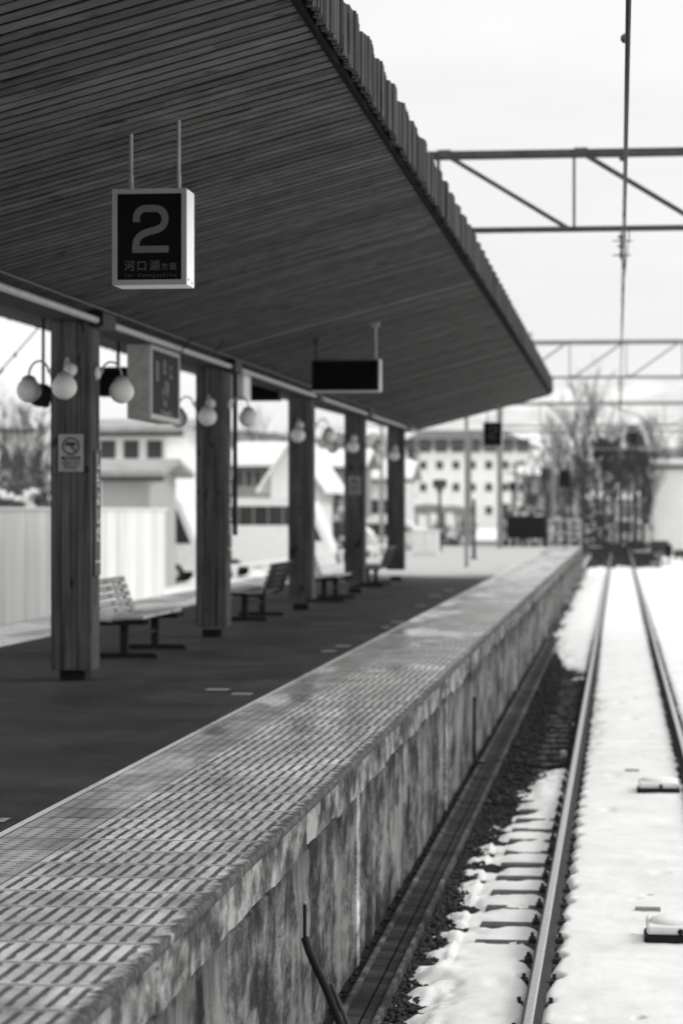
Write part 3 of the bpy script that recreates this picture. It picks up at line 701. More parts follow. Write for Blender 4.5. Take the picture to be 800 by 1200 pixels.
# horn speaker on a drop pole, left
p = at(51, 468, 24.5); r = thing('loudspeaker', p, 'dark loudspeaker on a thin drop pole left of the first column', 'loudspeaker'); x, y, z = p
mb = MB(); mb.tube([(x, y, z + .05), (x, y, zs(x, y) + .01)], .016, 8); mb.build('pole', M['black'], r)
mb = MB(); mb.lathe((x - .02, y + .1, z), [(.03, -.12), (.05, -.1), (.06, .0), (.10, .08), (.13, .12), (.12, .13), (.0001, .10)], 18, Matrix.Rotation(rad(70), 3, 'X')); mb.build('horn', M['black'], r, smooth=True)

# posters on columns
def poster(cy, u, v, label):
    y = cy - .181; d = y / math.cos(YAW); p = at(u, v, cy * 1.0)
    x = XC + .005; z = p.z; r = thing('poster', (x, y, z), label, 'notice', 'no smoking notices on columns'); w, h = .108, .158
    mb = MB(); mb.box(x - w, x + w, y - .004, y, z - h, z + h); mb.build('sheet', M['poster'], r)
    mb = MB(); cz = z + .057; k = 28
    for i in range(k):
        a, b = 2 * math.pi * i / k, 2 * math.pi * (i + 1) / k
        mb.quad([(x + .058 * math.cos(a), y - .0055, cz + .058 * math.sin(a)), (x + .058 * math.cos(b), y - .0055, cz + .058 * math.sin(b)), (x + .078 * math.cos(b), y - .0055, cz + .078 * math.sin(b)), (x + .078 * math.cos(a), y - .0055, cz + .078 * math.sin(a))][::-1])
    q = .7071; e = .008
    mb.quad([(x - .055 * q - e, y - .0058, cz + .055 * q - e), (x + .055 * q - e, y - .0058, cz - .055 * q - e), (x + .055 * q + e, y - .0058, cz - .055 * q + e), (x - .055 * q + e, y - .0058, cz + .055 * q + e)])
    mb.build('ring', M['red_ink'], r)
    mb = MB()     # cigarette and smoke
    mb.box(x - .048, x + .030, y - .0066, y - .006, cz + .002, cz + .022); mb.box(x + .034, x + .046, y - .0066, y - .006, cz + .002, cz + .022)
    for k_ in range(6): mb.box(x - .01 + k_ * .007, x + .004 + k_ * .007, y - .0066, y - .006, cz + .024 + .006 * math.sin(k_), cz + .034 + .006 * math.sin(k_))
    mb.build('pictogram', M['ink'], r)
    text([('構内禁煙', .043, 0, -.048), ('全面禁煙にご協力を', .018, 0, -.085), ('お願いいたします', .018, 0, -.108), ('NO SMOKING', .018, 0, -.13)], 'lettering', M['ink'], r, FRONT(0, -.006, 0))
poster(COLS[0], 81.5, 530, 'no smoking notice fixed to the front of the nearest column')
poster(COLS[3], 414, 569, 'small no smoking notice on the fourth column from the camera')
# upright station-name boards on track-side faces
for k in (0, 1):
    cy = COLS[k] + .02; x = XC + .181; r = thing('name_board', (x, cy, 1.40), 'narrow dark name board on the track side of the %s column' % ordn[k], 'sign', 'upright name boards on columns')
    mb = MB(); mb.box(x, x + .012, cy - .11, cy + .11, .88, 1.95); mb.build('board', M['dgrey'], r)
    text([(c, .15, 0, .44 - i * .155) for i, c in enumerate('しもよしだ')] + [('Shimoyoshida', .036, 0, -.40)], 'lettering', M['sign_white'], r, SIDE(.0145, 0, 0))

# ------------------------------------------------------------------ benches
def bench(x, y, label):
    """seat faces +X; origin at the middle of the seat's length"""
    r = thing('bench', (x, y, 0), label, 'bench', 'slatted platform benches')
    Lh = 1.02
    for i in range(5):
        a = x - .24 + i * .098; mb = MB(); zz = .365 + .006 * i - (.012 if i == 1 else 0); mb.box(a, a + .082, y - Lh, y + Lh, zz, zz + .03); mb.build('seat_slat', M['bench'], r, bevel=.006)
    tilt = rad(-20)
    for i in range(5):
        zc = .43 + i * .073; xc = x - .255 - (zc - .39) * math.tan(rad(20)); Mx = Matrix.Translation((xc, y, zc)) @ Matrix.Rotation(tilt, 4, 'Y')
        mb = MB(); mb.box(-.013, .013, -Lh, Lh, -.030, .030, Mx)
        mb.build('back_slat', M['bench'], r, bevel=.005)
    mb = MB()
    for i in range(5):
        zc = .43 + i * .073; xc = x - .255 - (zc - .39) * math.tan(rad(20)); Mx = Matrix.Translation((xc - .0165, y, zc - .005)) @ Matrix.Rotation(tilt, 4, 'Y')
        mb.box(-.003, .003, -Lh + .01, Lh - .01, -.031, .031, Mx)
    for yo in (-.5, .5): mb.bar((x - .285, y + yo, .40), (x - .40, y + yo, .745), .03, .012)
    mb.build('back_frame', M['bench_dark'], r)
    for yo in (-.78, .78):
        mb = MB(); yy = y + yo
        mb.tube([(x, yy, .03), (x, yy, .33)], .045, 10)
        mb.bar((x - .24, yy, .338), (x + .245, yy, .352), .05, .045); mb.bar((x - .25, yy, .35), (x - .40, yy, .75), .045, .03)
        mb.bar((x - .29, yy, .03), (x + .31, yy, .03), .07, .05); mb.bar((x + .25, yy, .028), (x + .33, yy, .02), .075, .035)
        mb.build('pedestal', M['bench_dark'], r, bevel=.006)
    mb = MB()
    for yo in (-.78, 0, .78):
        for i in range(5):
            zc = .43 + i * .073; xc = x - .24 - (zc - .39) * math.tan(rad(20)) ; mb.tube([(xc, y + yo, zc), (xc + .012, y + yo, zc + .003)], .011, 8)
    mb.build('bolt', M['black'], r)
    mb = MB(); mb.box(x - .26, x + .26, y - Lh - .004, y - Lh + .03, .335, .364); mb.box(x - .26, x + .26, y + Lh - .03, y + Lh + .004, .335, .364); mb.bar((x, y - .78, .20), (x, y + .78, .20), .03); mb.build('frame', M['bench_dark'], r)
    return r
b0 = bench(-4.76, 23.85, 'slatted bench facing the track between the first and second columns')
clone(b0, (-4.83, 31.9, 0), 'slatted bench turned away from the track, beyond the second column', math.pi)
clone(b0, (-4.62, 38.7, 0), 'slatted bench facing the track, between the third and fourth columns')
clone(b0, (-4.72, 46.3, 0), 'farthest bench, turned away from the track, between the last two columns', math.pi)

# painted boarding marks
for k, (u, v, w) in enumerate(((255, 808, 27), (284, 813, 24), (402, 757, 17), (385, 763, 17), (509, 698, 15), (526, 692, 13), (492, 710, 12), (465, 729, 15), (452, 735, 10), (583, 667, 16), (590, 662, 14), (3, 961, 12))):
    d = F * CAMZ / (v - 600); p = at(u, v, d); h = w / 2 / F * d; dy = .05 + d * .0022
    mb = MB(); mb.quad([(p.x - h, p.y - dy, .0005), (p.x + h, p.y - dy, .0005), (p.x + h, p.y + dy, .0005), (p.x - h, p.y + dy, .0005)]); mb.build('platform_marking', M['paint_mark'], kind='structure')

# ------------------------------------------------------------------ overhead line
def gantry(y, xl, xr, zt, zb, pitch, x_v, m, label, flip, poles, ch=.07):
    r = thing('gantry', ((xl + xr) / 2, y, ZB), label, 'gantry', 'overhead line gantries'); D = .22
    for z, cw in ((zt, ch), (zb, ch * .55)):
        mb = MB()
        for yo in (0, D): mb.box(xl, xr, y + yo, y + yo + .05, z - cw / 2, z + cw / 2)
        mb.build('chord', m, r)
    x = x_v - math.floor((x_v - xl) / pitch) * pitch; i = 0
    while x < xr + .01:
        mb = MB()
        for yo in (.01, D): mb.bar((x, y + yo, zb), (x, y + yo, zt), .028, .028)
        for z in (zt, zb): mb.bar((x, y, z), (x, y + D, z), .035)
        mb.build('post', m, r)
        if x + pitch < xr:
            up = flip(x); a, b = ((zt, zb) if up else (zb, zt))
            mb = MB()
            for yo in (.02, D - .01): mb.bar((x + .1, y + yo, a), (x + pitch - .06, y + yo, b), .034, .034)
            mb.box(x + .0, x + .16, y - .012, y - .002, a - .05, a + .05)
            mb.build('diagonal', m, r)
        x += pitch
    for px in poles:
        mb = MB()
        mb.tube([(px, y + D / 2, -1.25 if abs(px - XC) > 3.2 else -.02), (px, y + D / 2, zt)], .05 if abs(px + 3.9) < .1 else .12, 12); mb.build('mast', m, r)
    return r
def gz(v, d): return CAMZ + (600 - v) / F * d
D1, D2, D3, D4 = 28.6, 62, 95, 128
g1 = at(672, 0, D1); gantry(g1.y, -11, 8.3, gz(178, D1), gz(267, D1), 161 / F * D1 * .9935, g1.x, M['gantry'], 'nearest dark steel lattice gantry crossing the sky above the track', lambda x: True, (-10.8, 8.1))
g2 = at(667, 0, D2); gantry(g2.y, -4.2, 9.5, gz(401, D2), gz(442, D2), 66 / F * D2 * .9935, g2.x, M['gantry_pale'], 'second lattice gantry, paler, over the track beyond the canopy', lambda x: x < g2.x - .5 and False, (-3.9, 9.3), .10)
g3 = at(632, 0, D3); gantry(g3.y, -4.9, 9.5, gz(473, D3), gz(499, D3), 73 / F * D3 * .9935, g3.x, M['gantry_pale'], 'third lattice gantry, low and far, in front of the bare trees', lambda x: x < g3.x + 3, (-4.65, 9.3), .12)
g4 = at(650, 0, D4); gantry(g4.y, -8, 10, gz(505, D4), gz(526, D4), 2.2, g4.x, M['gantry_pale'], 'farthest lattice gantry, faint before the hill', lambda x: x < .5, (-7.9, 9.8), .10)
def insulator(mb, x, y, z0, z1, r=.05, n=5):
    mb.tube([(x, y, z0), (x, y, z1)], .012, 6)
    for k in range(n):
        z = z0 + (z1 - z0) * (k + .5) / n; mb.lathe((x, y, z), [(.014, .018), (r, 0), (r, -.012), (.014, -.014)], 12)
WX = .045
def wz_m(y):   # messenger, sagging between gantries
    ysup = [-4, g1.y, g2.y, g3.y, g4.y, 200]; zz = [4.55, 4.50, 4.5, 4.45, 4.4, 4.3]
    for i in range(5):
        if ysup[i] <= y <= ysup[i + 1]:
            t = (y - ysup[i]) / (ysup[i + 1] - ysup[i]); return zz[i] + (zz[i + 1] - zz[i]) * t - .5 * 4 * t * (1 - t)
    return 4.3
r = thing('overhead_wire', (WX, 50, 4), 'pair of overhead contact wires with droppers above the near track', 'overhead wire')
mb = MB(); yy = np.linspace(-3, 199, 260); mb.tube([(WX - .004, y, wz_m(y)) for y in yy], .007, 6); mb.build('messenger_wire', M['wire'], r)
mb = MB(); mb.tube([(WX + .008, -3, 4.02), (WX + .012, 28, 4.02), (WX - .03, 62, 4.0), (WX, 199, 3.95)], .009, 6); mb.build('contact_wire', M['wire'], r)
for y in np.arange(3, 120, 4.6):
    if wz_m(y) > 4.06:
        mb = MB(); mb.tube([(WX, y, 4.02), (WX - .01, y, wz_m(y))], .004, 5); mb.build('dropper', M['wire'], r)
mb = MB(); pz = at(732, 45, 15.5)
mb.sphere((pz.x - .002, pz.y, pz.z), .029, 14, 10, 1.1); mb.build('insulator', M['insul'], r, smooth=True)
mb = MB()
for v in (112, 116, 122, 127): q = at(732.5 + (v % 3), v, 17.5); mb.tube([(q.x, q.y - .05, q.z), (q.x, q.y + .05, q.z)], .012, 8)
mb.build('clamp', M['black'], r)
for gy, dd, zb in ((g1.y, D1, gz(267, D1)), (g2.y, D2, gz(442, D2)), (g3.y, D3, gz(499, D3))):
    x = WX - .02; rr = thing('insulator_string', (x, gy + .2, zb - .05), {28.6: 'ribbed insulator with steady arm hanging under the nearest gantry', 62: 'insulator string hanging under the second gantry', 95: 'insulator string hanging under the third gantry'}[dd], 'insulator', 'insulator strings on the gantries')
    mb = MB(); insulator(mb, x, gy + .2, zb - .04, zb - .36, .045, 3); mb.build('discs', M['insul'], rr)
    mb = MB(); mb.bar((x - .10, gy + .2, zb - .14), (x + .14, gy + .2, zb - .14), .012); mb.bar((x - .10, gy + .2, zb - .31), (x + .12, gy + .2, zb - .31), .012); mb.bar((x + .1, gy + .2, zb - .02), (x + .02, gy + .2, 4.03), .014); mb.build('steady_arm', M['black'], rr)
# insulator on the top chord of first gantry
mb = MB(); q = at(729, 186, D1); mb.sphere((q.x, q.y - .05, q.z), .045, 12, 8, .9); mb.build('insulator', M['insul'], smooth=True, label='small black insulator under the top chord of the nearest gantry', cat='insulator')
# pin insulator at the eaves
q = at(621, 398, 60); r = thing('insulator', q, 'short insulator on the left end of the second gantry by the roof edge', 'insulator')
mb = MB(); insulator(mb, q.x, q.y, q.z - .2, q.z + .2, .10, 3); mb.build('discs', M['insul'], r)
# guy wire at left with ball
a, b = at(-30, 470, 33), at(62, 365, 33); r = thing('guy_wire', b, 'thin slanting cable with a small ball crossing the sky at far left', 'cable')
mb = MB(); mb.tube([a, b], .009, 6); mb.build('cable', M['wire'], r); q = at(18, 416, 33); mb = MB(); mb.sphere(q, .022, 10, 8, 1.5); q2 = at(4, 432, 33); mb.tube([q2, at(-2, 439, 33)], .02, 8); mb.build('insulator', M['insul'], r)

# ------------------------------------------------------------------ things in the track
def beacon(x, y, label):
    r = thing('track_beacon', (x, y, ZB), label, 'track beacon', 'snow-topped beacons between the rails')
    mb = MB(); mb.box(x - .20, x + .20, y - .16, y + .16, -1.235, -1.150); mb.build('base', M['black'], r, bevel=.02)
    mb = MB(); mb.box(x - .185, x + .185, y - .145, y + .30, -1.149, -1.095); mb.build('cover', M['white'], r, bevel=.02)
    g = []
    mb = MB(); mb.tube([(x + .02, y - .165, -1.125), (x + .02, y - .14, -1.125)], .018, 8); mb.build('bolt', M['black'], r)
    mb = MB(); mb.lathe((x, y + .06, -1.098), [(.175, 0), (.16, .02), (.12, .034), (.05, .04), (.0001, .041)], 20); mb.build('snow_cap', M['snow'], r, smooth=True)
    return r
p = at(794, 1100, F * 2.62 / 500); beacon(p.x - .01, p.y - .05, 'pale track beacon with black base nearest the camera, lower right')
p = at(771, 932, F * 2.62 / 330); beacon(p.x, p.y + .1, 'second smaller-looking track beacon farther up between the rails')
p = at(757, 1065, F * 2.6 / 465); mb = MB(); mb.box(p.x - .075, p.x + .09, p.y - .02, p.y + .02, -1.20, -1.168); mb.build('marker_plate', M['mgrey'], label='small flat grey plate in the snow behind the nearest beacon', cat='plate')
p = at(740, 902, F * 2.6 / 302); mb = MB(); mb.box(p.x - .07, p.x + .07, p.y - .02, p.y + .02, -1.20, -1.175); mb.build('marker_plate', M['mgrey'], label='tiny grey plate in the snow behind the second beacon', cat='plate')
# cables: hose down the wall, and cable to the rail
p = at(358, 1100, 11); mb = MB()
def wallp(u, v):  # point on the wall plane x=-1.53
    t = math.tan(math.atan((u - 400) / F) - YAW); y = -1.53 / t; d = y * math.cos(YAW) + 1.53 * math.sin(YAW); return Vector((-1.53, y, CAMZ - (v - 600) / F * d))
a = wallp(357, 1060); pts = [a + Vector(q) for q in ((0, 0, -.16), (.02, -.01, -.22), (.05, -.01, -.29), (.095, -.02, -.38), (.135, -.03, -.47), (.18, -.05, -.57), (.22, -.10, -.66), (.25, -.4, -.72))]
def smooth_pts(P, n=8):
    out = []
    for i in range(len(P) - 1):
        p0, p1, p2, p3 = P[max(i - 1, 0)], P[i], P[i + 1], P[min(i + 2, len(P) - 1)]
        for k in range(n):
            t = k / n; out.append(.5 * ((2 * p1) + (p2 - p0) * t + (2 * p0 - 5 * p1 + 4 * p2 - p3) * t * t + (3 * p1 - p0 - 3 * p2 + p3) * t ** 3))
    out.append(P[-1]); return out
r = thing('hose', a, 'thick black hose curving down the wall into the trough, bottom of frame', 'hose')
mb = MB(); mb.tube(smooth_pts(pts), .019, 12); mb.build('hose_body', M['black'], r, smooth=True)
mb = MB(); mb.tube([q + Vector((.035, .03, -.01)) for q in smooth_pts(pts[3:])], .012, 8); mb.build('thin_cable', M['dgrey'], r, smooth=True)
mb = MB(); mb.tube([a, a + Vector((0, 0, -.17))], .009, 8); mb.build('pipe', M['black'], r); mb = MB(); mb.sphere(a + Vector((0, 0, .008)), .010, 10, 8); mb.build('cap', M['mgrey'], r)
a = wallp(555, 815); y = a.y
r = thing('bond_cable', (-1.5, y, ZB), 'pipe down the wall with a cable crossing the trough to the rail', 'cable')
mb = MB(); mb.tube([(-1.525, y, -.55), (-1.525, y, -1.24)], .018, 10); mb.build('pipe', M['black'], r)
pts = [Vector(q) for q in ((-1.52, y - .1, -1.20), (-1.40, y - .9, -1.16), (-1.30, y - .5, -1.17), (-1.1, y - .3, -1.20), (-.8, y - .6, -1.22), (-.55, y - .5, -1.20), (RL - .03, y - .3, -1.15))]
mb = MB(); mb.tube(smooth_pts(pts), .013, 8); mb.build('cable', M['trough'], r, smooth=True)
p = at(648, 886, 26.3); mb = MB(); mb.lathe((-.60, p.y, -1.21), [(.0001, .04), (.035, .035), (.04, 0), (.04, -.03)], 12); mb.build('terminal', M['lgrey'], r)

# ------------------------------------------------------------------ platform end: poles, board, signals, cabinet
def pole(u, vtop, vbot, d, rr, label, cat='pole', m='dgrey', name='pole', base=0.0):
    p = at(u, vbot, d); q = at(u, vtop, d)
    r = thing(name, (p.x, p.y, base), label, cat)
    mb = MB(); mb.tube([(p.x, p.y, base), (p.x, p.y, q.z)], [rr, rr * .85], 10); mb.build('shaft', M[m], r)
    mb = MB(); mb.lathe((p.x, p.y, base), [(rr * 2, 0), (rr * 2, .03), (rr * 1.2, .05), (rr, .08)], 12); mb.build('base', M[m], r); return r, p, q
pole(555, 585, 655, 73, .06, 'short dark post standing alone on the platform beyond the canopy')
r, p, q = pole(515, 570, 640, 88, .06, 'dark lamp post on the far platform in front of the hotel', 'street lamp', name='lamp_post')
mb = MB(); mb.box(p.x - .25, p.x + .25, q.y - .1, q.y + .1, q.z - .05, q.z + .25); mb.build('lantern', M['dgrey'], r, bevel=.03)
r, p, q = pole(640, 545, 642, 98, .07, 'signal post at the platform end', 'signal', name='signal')
q0 = at(661, 562, 104); 
def signal(u, v, d, w, h, label, zb=-.02):
    p = at(u, v, d); r = thing('signal', (p.x, p.y + .15, zb), label, 'signal', 'railway signals beyond the platform')
    mb = MB(); mb.tube([(p.x, p.y + .15, zb), (p.x, p.y + .15, p.z + h / 2)], .07, 10); mb.build('post', M['dgrey'], r)
    mb = MB(); mb.box(p.x - w / 2, p.x + w / 2, p.y - .03, p.y + .03, p.z - h / 2, p.z + h / 2); mb.build('head', M['black'], r, bevel=.08)
    for k in (-.25, .25):
        mb = MB(); mb.lathe((p.x, p.y - .04, p.z + k * h), [(.09, -.10), (.10, -.10), (.10, .0)], 16, Matrix.Rotation(rad(-90), 3, 'X')); mb.build('hood', M['dgrey'], r)
    mb = MB()
    for k in range(8): mb.bar((p.x - .2, p.y + .25, zb + .3 + k * .3), (p.x + .2, p.y + .25, zb + .3 + k * .3), .025)
    mb.bar((p.x - .2, p.y + .25, zb), (p.x - .2, p.y + .25, zb + 2.6), .03); mb.bar((p.x + .2, p.y + .25, zb), (p.x + .2, p.y + .25, zb + 2.6), .03); mb.build('ladder', M['mgrey'], r)
signal(661, 561, 104, .50, .75, 'large black two-lens signal head at the end of the platform', ZB)
signal(639, 556, 112, .40, .55, 'smaller black signal left of the large one at the platform end', ZB)
signal(600, 570, 140, .35, .5, 'far small signal behind the dark notice board', ZB)
p = at(616, 640, 98); r = thing('barrier_board', (p.x, p.y, 0), 'long dark board on legs across the far end of the platform', 'barrier')
mb = MB(); mb.box(p.x - .78, p.x + .78, p.y, p.y + .35, .35, 1.25); mb.build('board', M['black'], r, bevel=.02)
for k in range(7):
    xx = p.x - .74 + k * .245; mb = MB(); mb.box(xx - .03, xx + .03, p.y, p.y + .06, -.005, .35); mb.build('leg', M['black'], r)
p = at(498, 645, 80); r = thing('cabinet', (p.x, p.y, 0), 'white equipment cabinet on the platform before the hotel', 'cabinet')
mb = MB(); mb.box(p.x - .42, p.x + .42, p.y, p.y + .6, 0, .78); mb.build('body', M['white'], r, bevel=.02)
mb = MB(); mb.box(p.x - .46, p.x + .46, p.y - .04, p.y + .64, .78, .84); mb.build('top', M['snow'], r, bevel=.02)
mb = MB(); mb.box(p.x - .005, p.x + .005, p.y - .004, p.y - .001, .08, .74); mb.build('door_gap', M['dgrey'], r)
# fence at platform end
a = at(628, 640, 100.5); r = thing('railing', (a.x, a.y, 0), 'pale tubular railing closing the end of the platform', 'railing')
for k in range(9): mb = MB(); x = XE - .1 - k * .42; mb.tube([(x, 100.8, -.01), (x, 100.8, 1.1)], .03, 8); mb.build('post', M['lgrey'], r)
mb = MB()
for z in (.55, 1.08): mb.tube([(XE - .1, 100.8, z), (XE - .1 - 8 * .42, 100.8, z)], .025, 8)
mb.build('rail_bar', M['lgrey'], r)

# ------------------------------------------------------------------ left side: sheet fence beyond the other track
r = thing('sheet_fence', (-12, 44, ZB), 'tall pale corrugated sheet fence beyond the other track at left', 'fence')
mb = MB(); ys_ = np.arange(12, 63.5, .12); zt = 1.47
for i in range(len(ys_) - 1):
    xa = -12 + (.03 if (i // 2) % 2 else 0); xb = xa if i % 2 == 0 else (-12 + (.03 if ((i + 1) // 2) % 2 else 0))
    mb.quad([(xa, ys_[i], ZB), (xb, ys_[i + 1], ZB), (xb, ys_[i + 1], zt), (xa, ys_[i], zt)][::-1])
    mb.quad([(xa - .03, ys_[i], ZB), (xb - .03, ys_[i + 1], ZB), (xb - .03, ys_[i + 1], zt), (xa - .03, ys_[i], zt)])
mb.build('sheeting', M['fence'], r)
mb = MB(); mb.box(-12.06, -11.94, 12, 63.6, zt, zt + .05); mb.build('top_rail', M['white'], r)
for k in range(10): mb = MB(); mb.box(-12.12, -12.035, 15 + k * 5.35, 15.1 + k * 5.35, ZB, zt); mb.build('post', M['mgrey'], r)
# low white fence further along
r = thing('low_fence', (-11, 80, ZB), 'low white railing along the yard beyond the other track', 'fence')
for k in range(22): mb = MB(); mb.box(-11.05, -10.95, 66 + k * 3, 66.1 + k * 3, ZB, ZB + 1.15); mb.build('post', M['white'], r)
for z in (.5, 1.1): mb = MB(); mb.box(-11.03, -10.97, 66, 129, ZB + z, ZB + z + .07); mb.build('rail_bar', M['white'], r)

# ------------------------------------------------------------------ buildings
def house(u0, u1, vtop, vridge, d, depth, label, wallm='plaster', roofm='snow', rows=((.62, .9),), nwin=3, gable=False, over=.6, name='house'):
    a, b = at(u0, 0, d), at(u1, 0, d); x0, x1 = a.x, b.x; y0 = (a.y + b.y) / 2; ze = gz(vtop, d); zr = gz(vridge, d); W = x1 - x0
    r = thing(name, ((x0 + x1) / 2, y0 + depth / 2, ZB), label, 'building' if name != 'house' else 'house')
    mb = MB(); mb.box(x0, x1, y0, y0 + depth, ZB - .05, ze)
    if gable: mb.prism([(x0, ze + .002), (x1, ze + .002), ((x0 + x1) / 2, zr)], lambda p, q: (p, y0 + .01, q), lambda p, q: (p, y0 + depth - .01, q))
    else: mb.prism([(y0, ze + .002), (y0 + depth, ze + .002), (y0 + depth / 2, zr)], lambda p, q: (x0 + .01, p, q), lambda p, q: (x1 - .01, p, q))
    mb.build('wall', M[wallm], r)
    t = .18
    def slab(pa, pb, lo, hi, ax):
        q = []
        for (p, z) in (pa, pb): pass
        if ax == 'x': P = [(lo, pa[0], pa[1]), (hi, pa[0], pa[1]), (hi, pb[0], pb[1]), (lo, pb[0], pb[1])]
        else: P = [(pa[0], lo, pa[1]), (pa[0], hi, pa[1]), (pb[0], hi, pb[1]), (pb[0], lo, pb[1])]
        P += [(p[0], p[1], p[2] + t) for p in P]; return P
    mb = MB(); sl = (zr - ze)
    if gable:
        c = (x0 + x1) / 2; k = sl / (W / 2)
        for e, s in ((x0, -1), (x1, 1)): mb.hexa(slab((e + s * over, ze - k * over + .03), (c, zr + .03), y0 - over, y0 + depth + over, 'y'))
    else:
        c = y0 + depth / 2; k = sl / (depth / 2)
        for e, s in ((y0, -1), (y0 + depth, 1)): mb.hexa(slab((e + s * over, ze - k * over + .03), (c, zr + .03), x0 - over, x1 + over, 'x'))
    mb.build('roof', M[roofm], r)
    mb = MB(); mb.box(x0 - over, x1 + over, y0 - over * .95, y0 - over * .95 + .1, ze - (0 if gable else k * over) - .16, ze - (0 if gable else k * over) + .02)
    if not gable: mb.build('eaves', M['dgrey'], r)
    H = ze - ZB
    for (f, hh) in rows:
        for i in range(nwin):
            cx = x0 + W * (i + .5) / nwin; zc = ZB + H * f; ww = min(.8, W / nwin * .32)
            mb = MB(); mb.box(cx - ww, cx + ww, y0 - .05, y0 - .01, zc - hh / 2, zc + hh / 2); w_ = mb.build('window', M['shutter'], r)
    return r
# hotel
HD = 400
def hotel():
    a, b = at(468, 0, HD), at(624, 0, HD); x0, x1 = a.x, b.x; y0 = (a.y + b.y) / 2; ze = gz(524, HD); zr = gz(503, HD)
    r = thing('hotel', ((x0 + x1) / 2, y0, ZB), 'long white hotel with rows of small windows and dark roof behind the platform', 'hotel')
    mb = MB(); mb.box(x0, x1, y0, y0 + 12, ZB - .05, ze); mb.build('wall', M['plaster'], r)
    mb = MB(); o = 1.0
    mb.hexa([(x0 - o, y0 - o, ze), (x1 + o, y0 - o, ze), (x1 + o, y0 + 12 + o, ze), (x0 - o, y0 + 12 + o, ze), (x0 + 3, y0 + 4, zr), (x1 - 5, y0 + 4, zr), (x1 - 5, y0 + 8, zr), (x0 + 3, y0 + 8, zr)]); mb.build('roof', M['roof_dark'], r)
    p = 19.3
    for row, v in enumerate((545, 571, 598)):
        for i in range(8):
            u = 476 + i * p; q = at(u, v, HD); mb = MB(); mb.box(q.x - .55, q.x + .55, y0 - .12, y0 - .02, q.z - .65, q.z + .65); w = mb.build('window', M['shutter'], r)
            mb = MB(); mb.box(q.x - .75, q.x + .75, y0 - .3, y0 - .01, q.z - .85, q.z - .70); s = mb.build('sill', M['white'], w)
    for i in range(8):
        u = 478 + i * p; q = at(u, 521, HD); mb = MB(); mb.box(q.x - .95, q.x + .95, y0 - .6, y0 + 1.5, q.z - 1.2, q.z + .9); mb.build('dormer', M['shutter'], r)
        if i < 7:
            mb = MB(); q = at(u + p / 2, 527, HD); mb.prism([(q.x - .4, q.z - 2), (q.x + .4, q.z - 2), (q.x, q.z + 1.1)], lambda a_, b_: (a_, y0 - .5, b_), lambda a_, b_: (a_, y0 - .05, b_)); mb.build('pier', M['plaster'], r)
hotel()
house(112, 196, 505, 492, 95, 9, 'two-storey white house with deep eaves seen right of the first column', nwin=3, rows=((.875, .7),), over=.8, roofm='roof_grey')
house(118, 176, 556, 543, 84, 5, 'lower lean-to house with slushy roof in front of the white house', 'plaster2', nwin=2, rows=((.5, .7),), roofm='roof_grey')
house(-40, 34, 502, 488, 130, 9, 'pale house behind the bare tree at far left', 'plaster', nwin=4, rows=((.75, .9), (.4, .9)))
house(206, 262, 560, 548, 150, 8, 'small dark-walled house partly hidden by the second column', 'dgrey', roofm='roof_grey', nwin=3, rows=((.6, .9),))
house(276, 318, 544, 520, 120, 8, 'long snowy-roofed house with dark windows between second and third columns', 'mgrey', nwin=4, rows=((.86, .7), (.55, .7)))
house(317, 368, 556, 518, 112, 8, 'white gabled house end between second and third columns', 'plaster', gable=True, nwin=1, rows=((.45, .8),))
house(352, 420, 546, 528, 150, 8, 'distant house with white roof between third and fourth columns', 'mgrey', nwin=4, rows=((.7, .9), (.4, .9)))
house(432, 474, 560, 540, 170, 8, 'white annex standing left of the hotel', 'plaster', nwin=3, rows=((.6, 1.),))
house(766, 860, 546, 540, 150, 8, 'plain white shed at the right edge beyond the track', 'plaster', roofm='lgrey', nwin=1, rows=(), over=.2, name='shed')
house(612, 676, 556, 545, 260, 9, 'far pale house behind the signals', 'plaster2', nwin=3, rows=((.6, 1.2), (.3, 1.2)))
house(690, 742, 585, 578, 240, 7, 'low pale house behind the conifers', 'plaster2', nwin=3, rows=((.5, 1.0),))

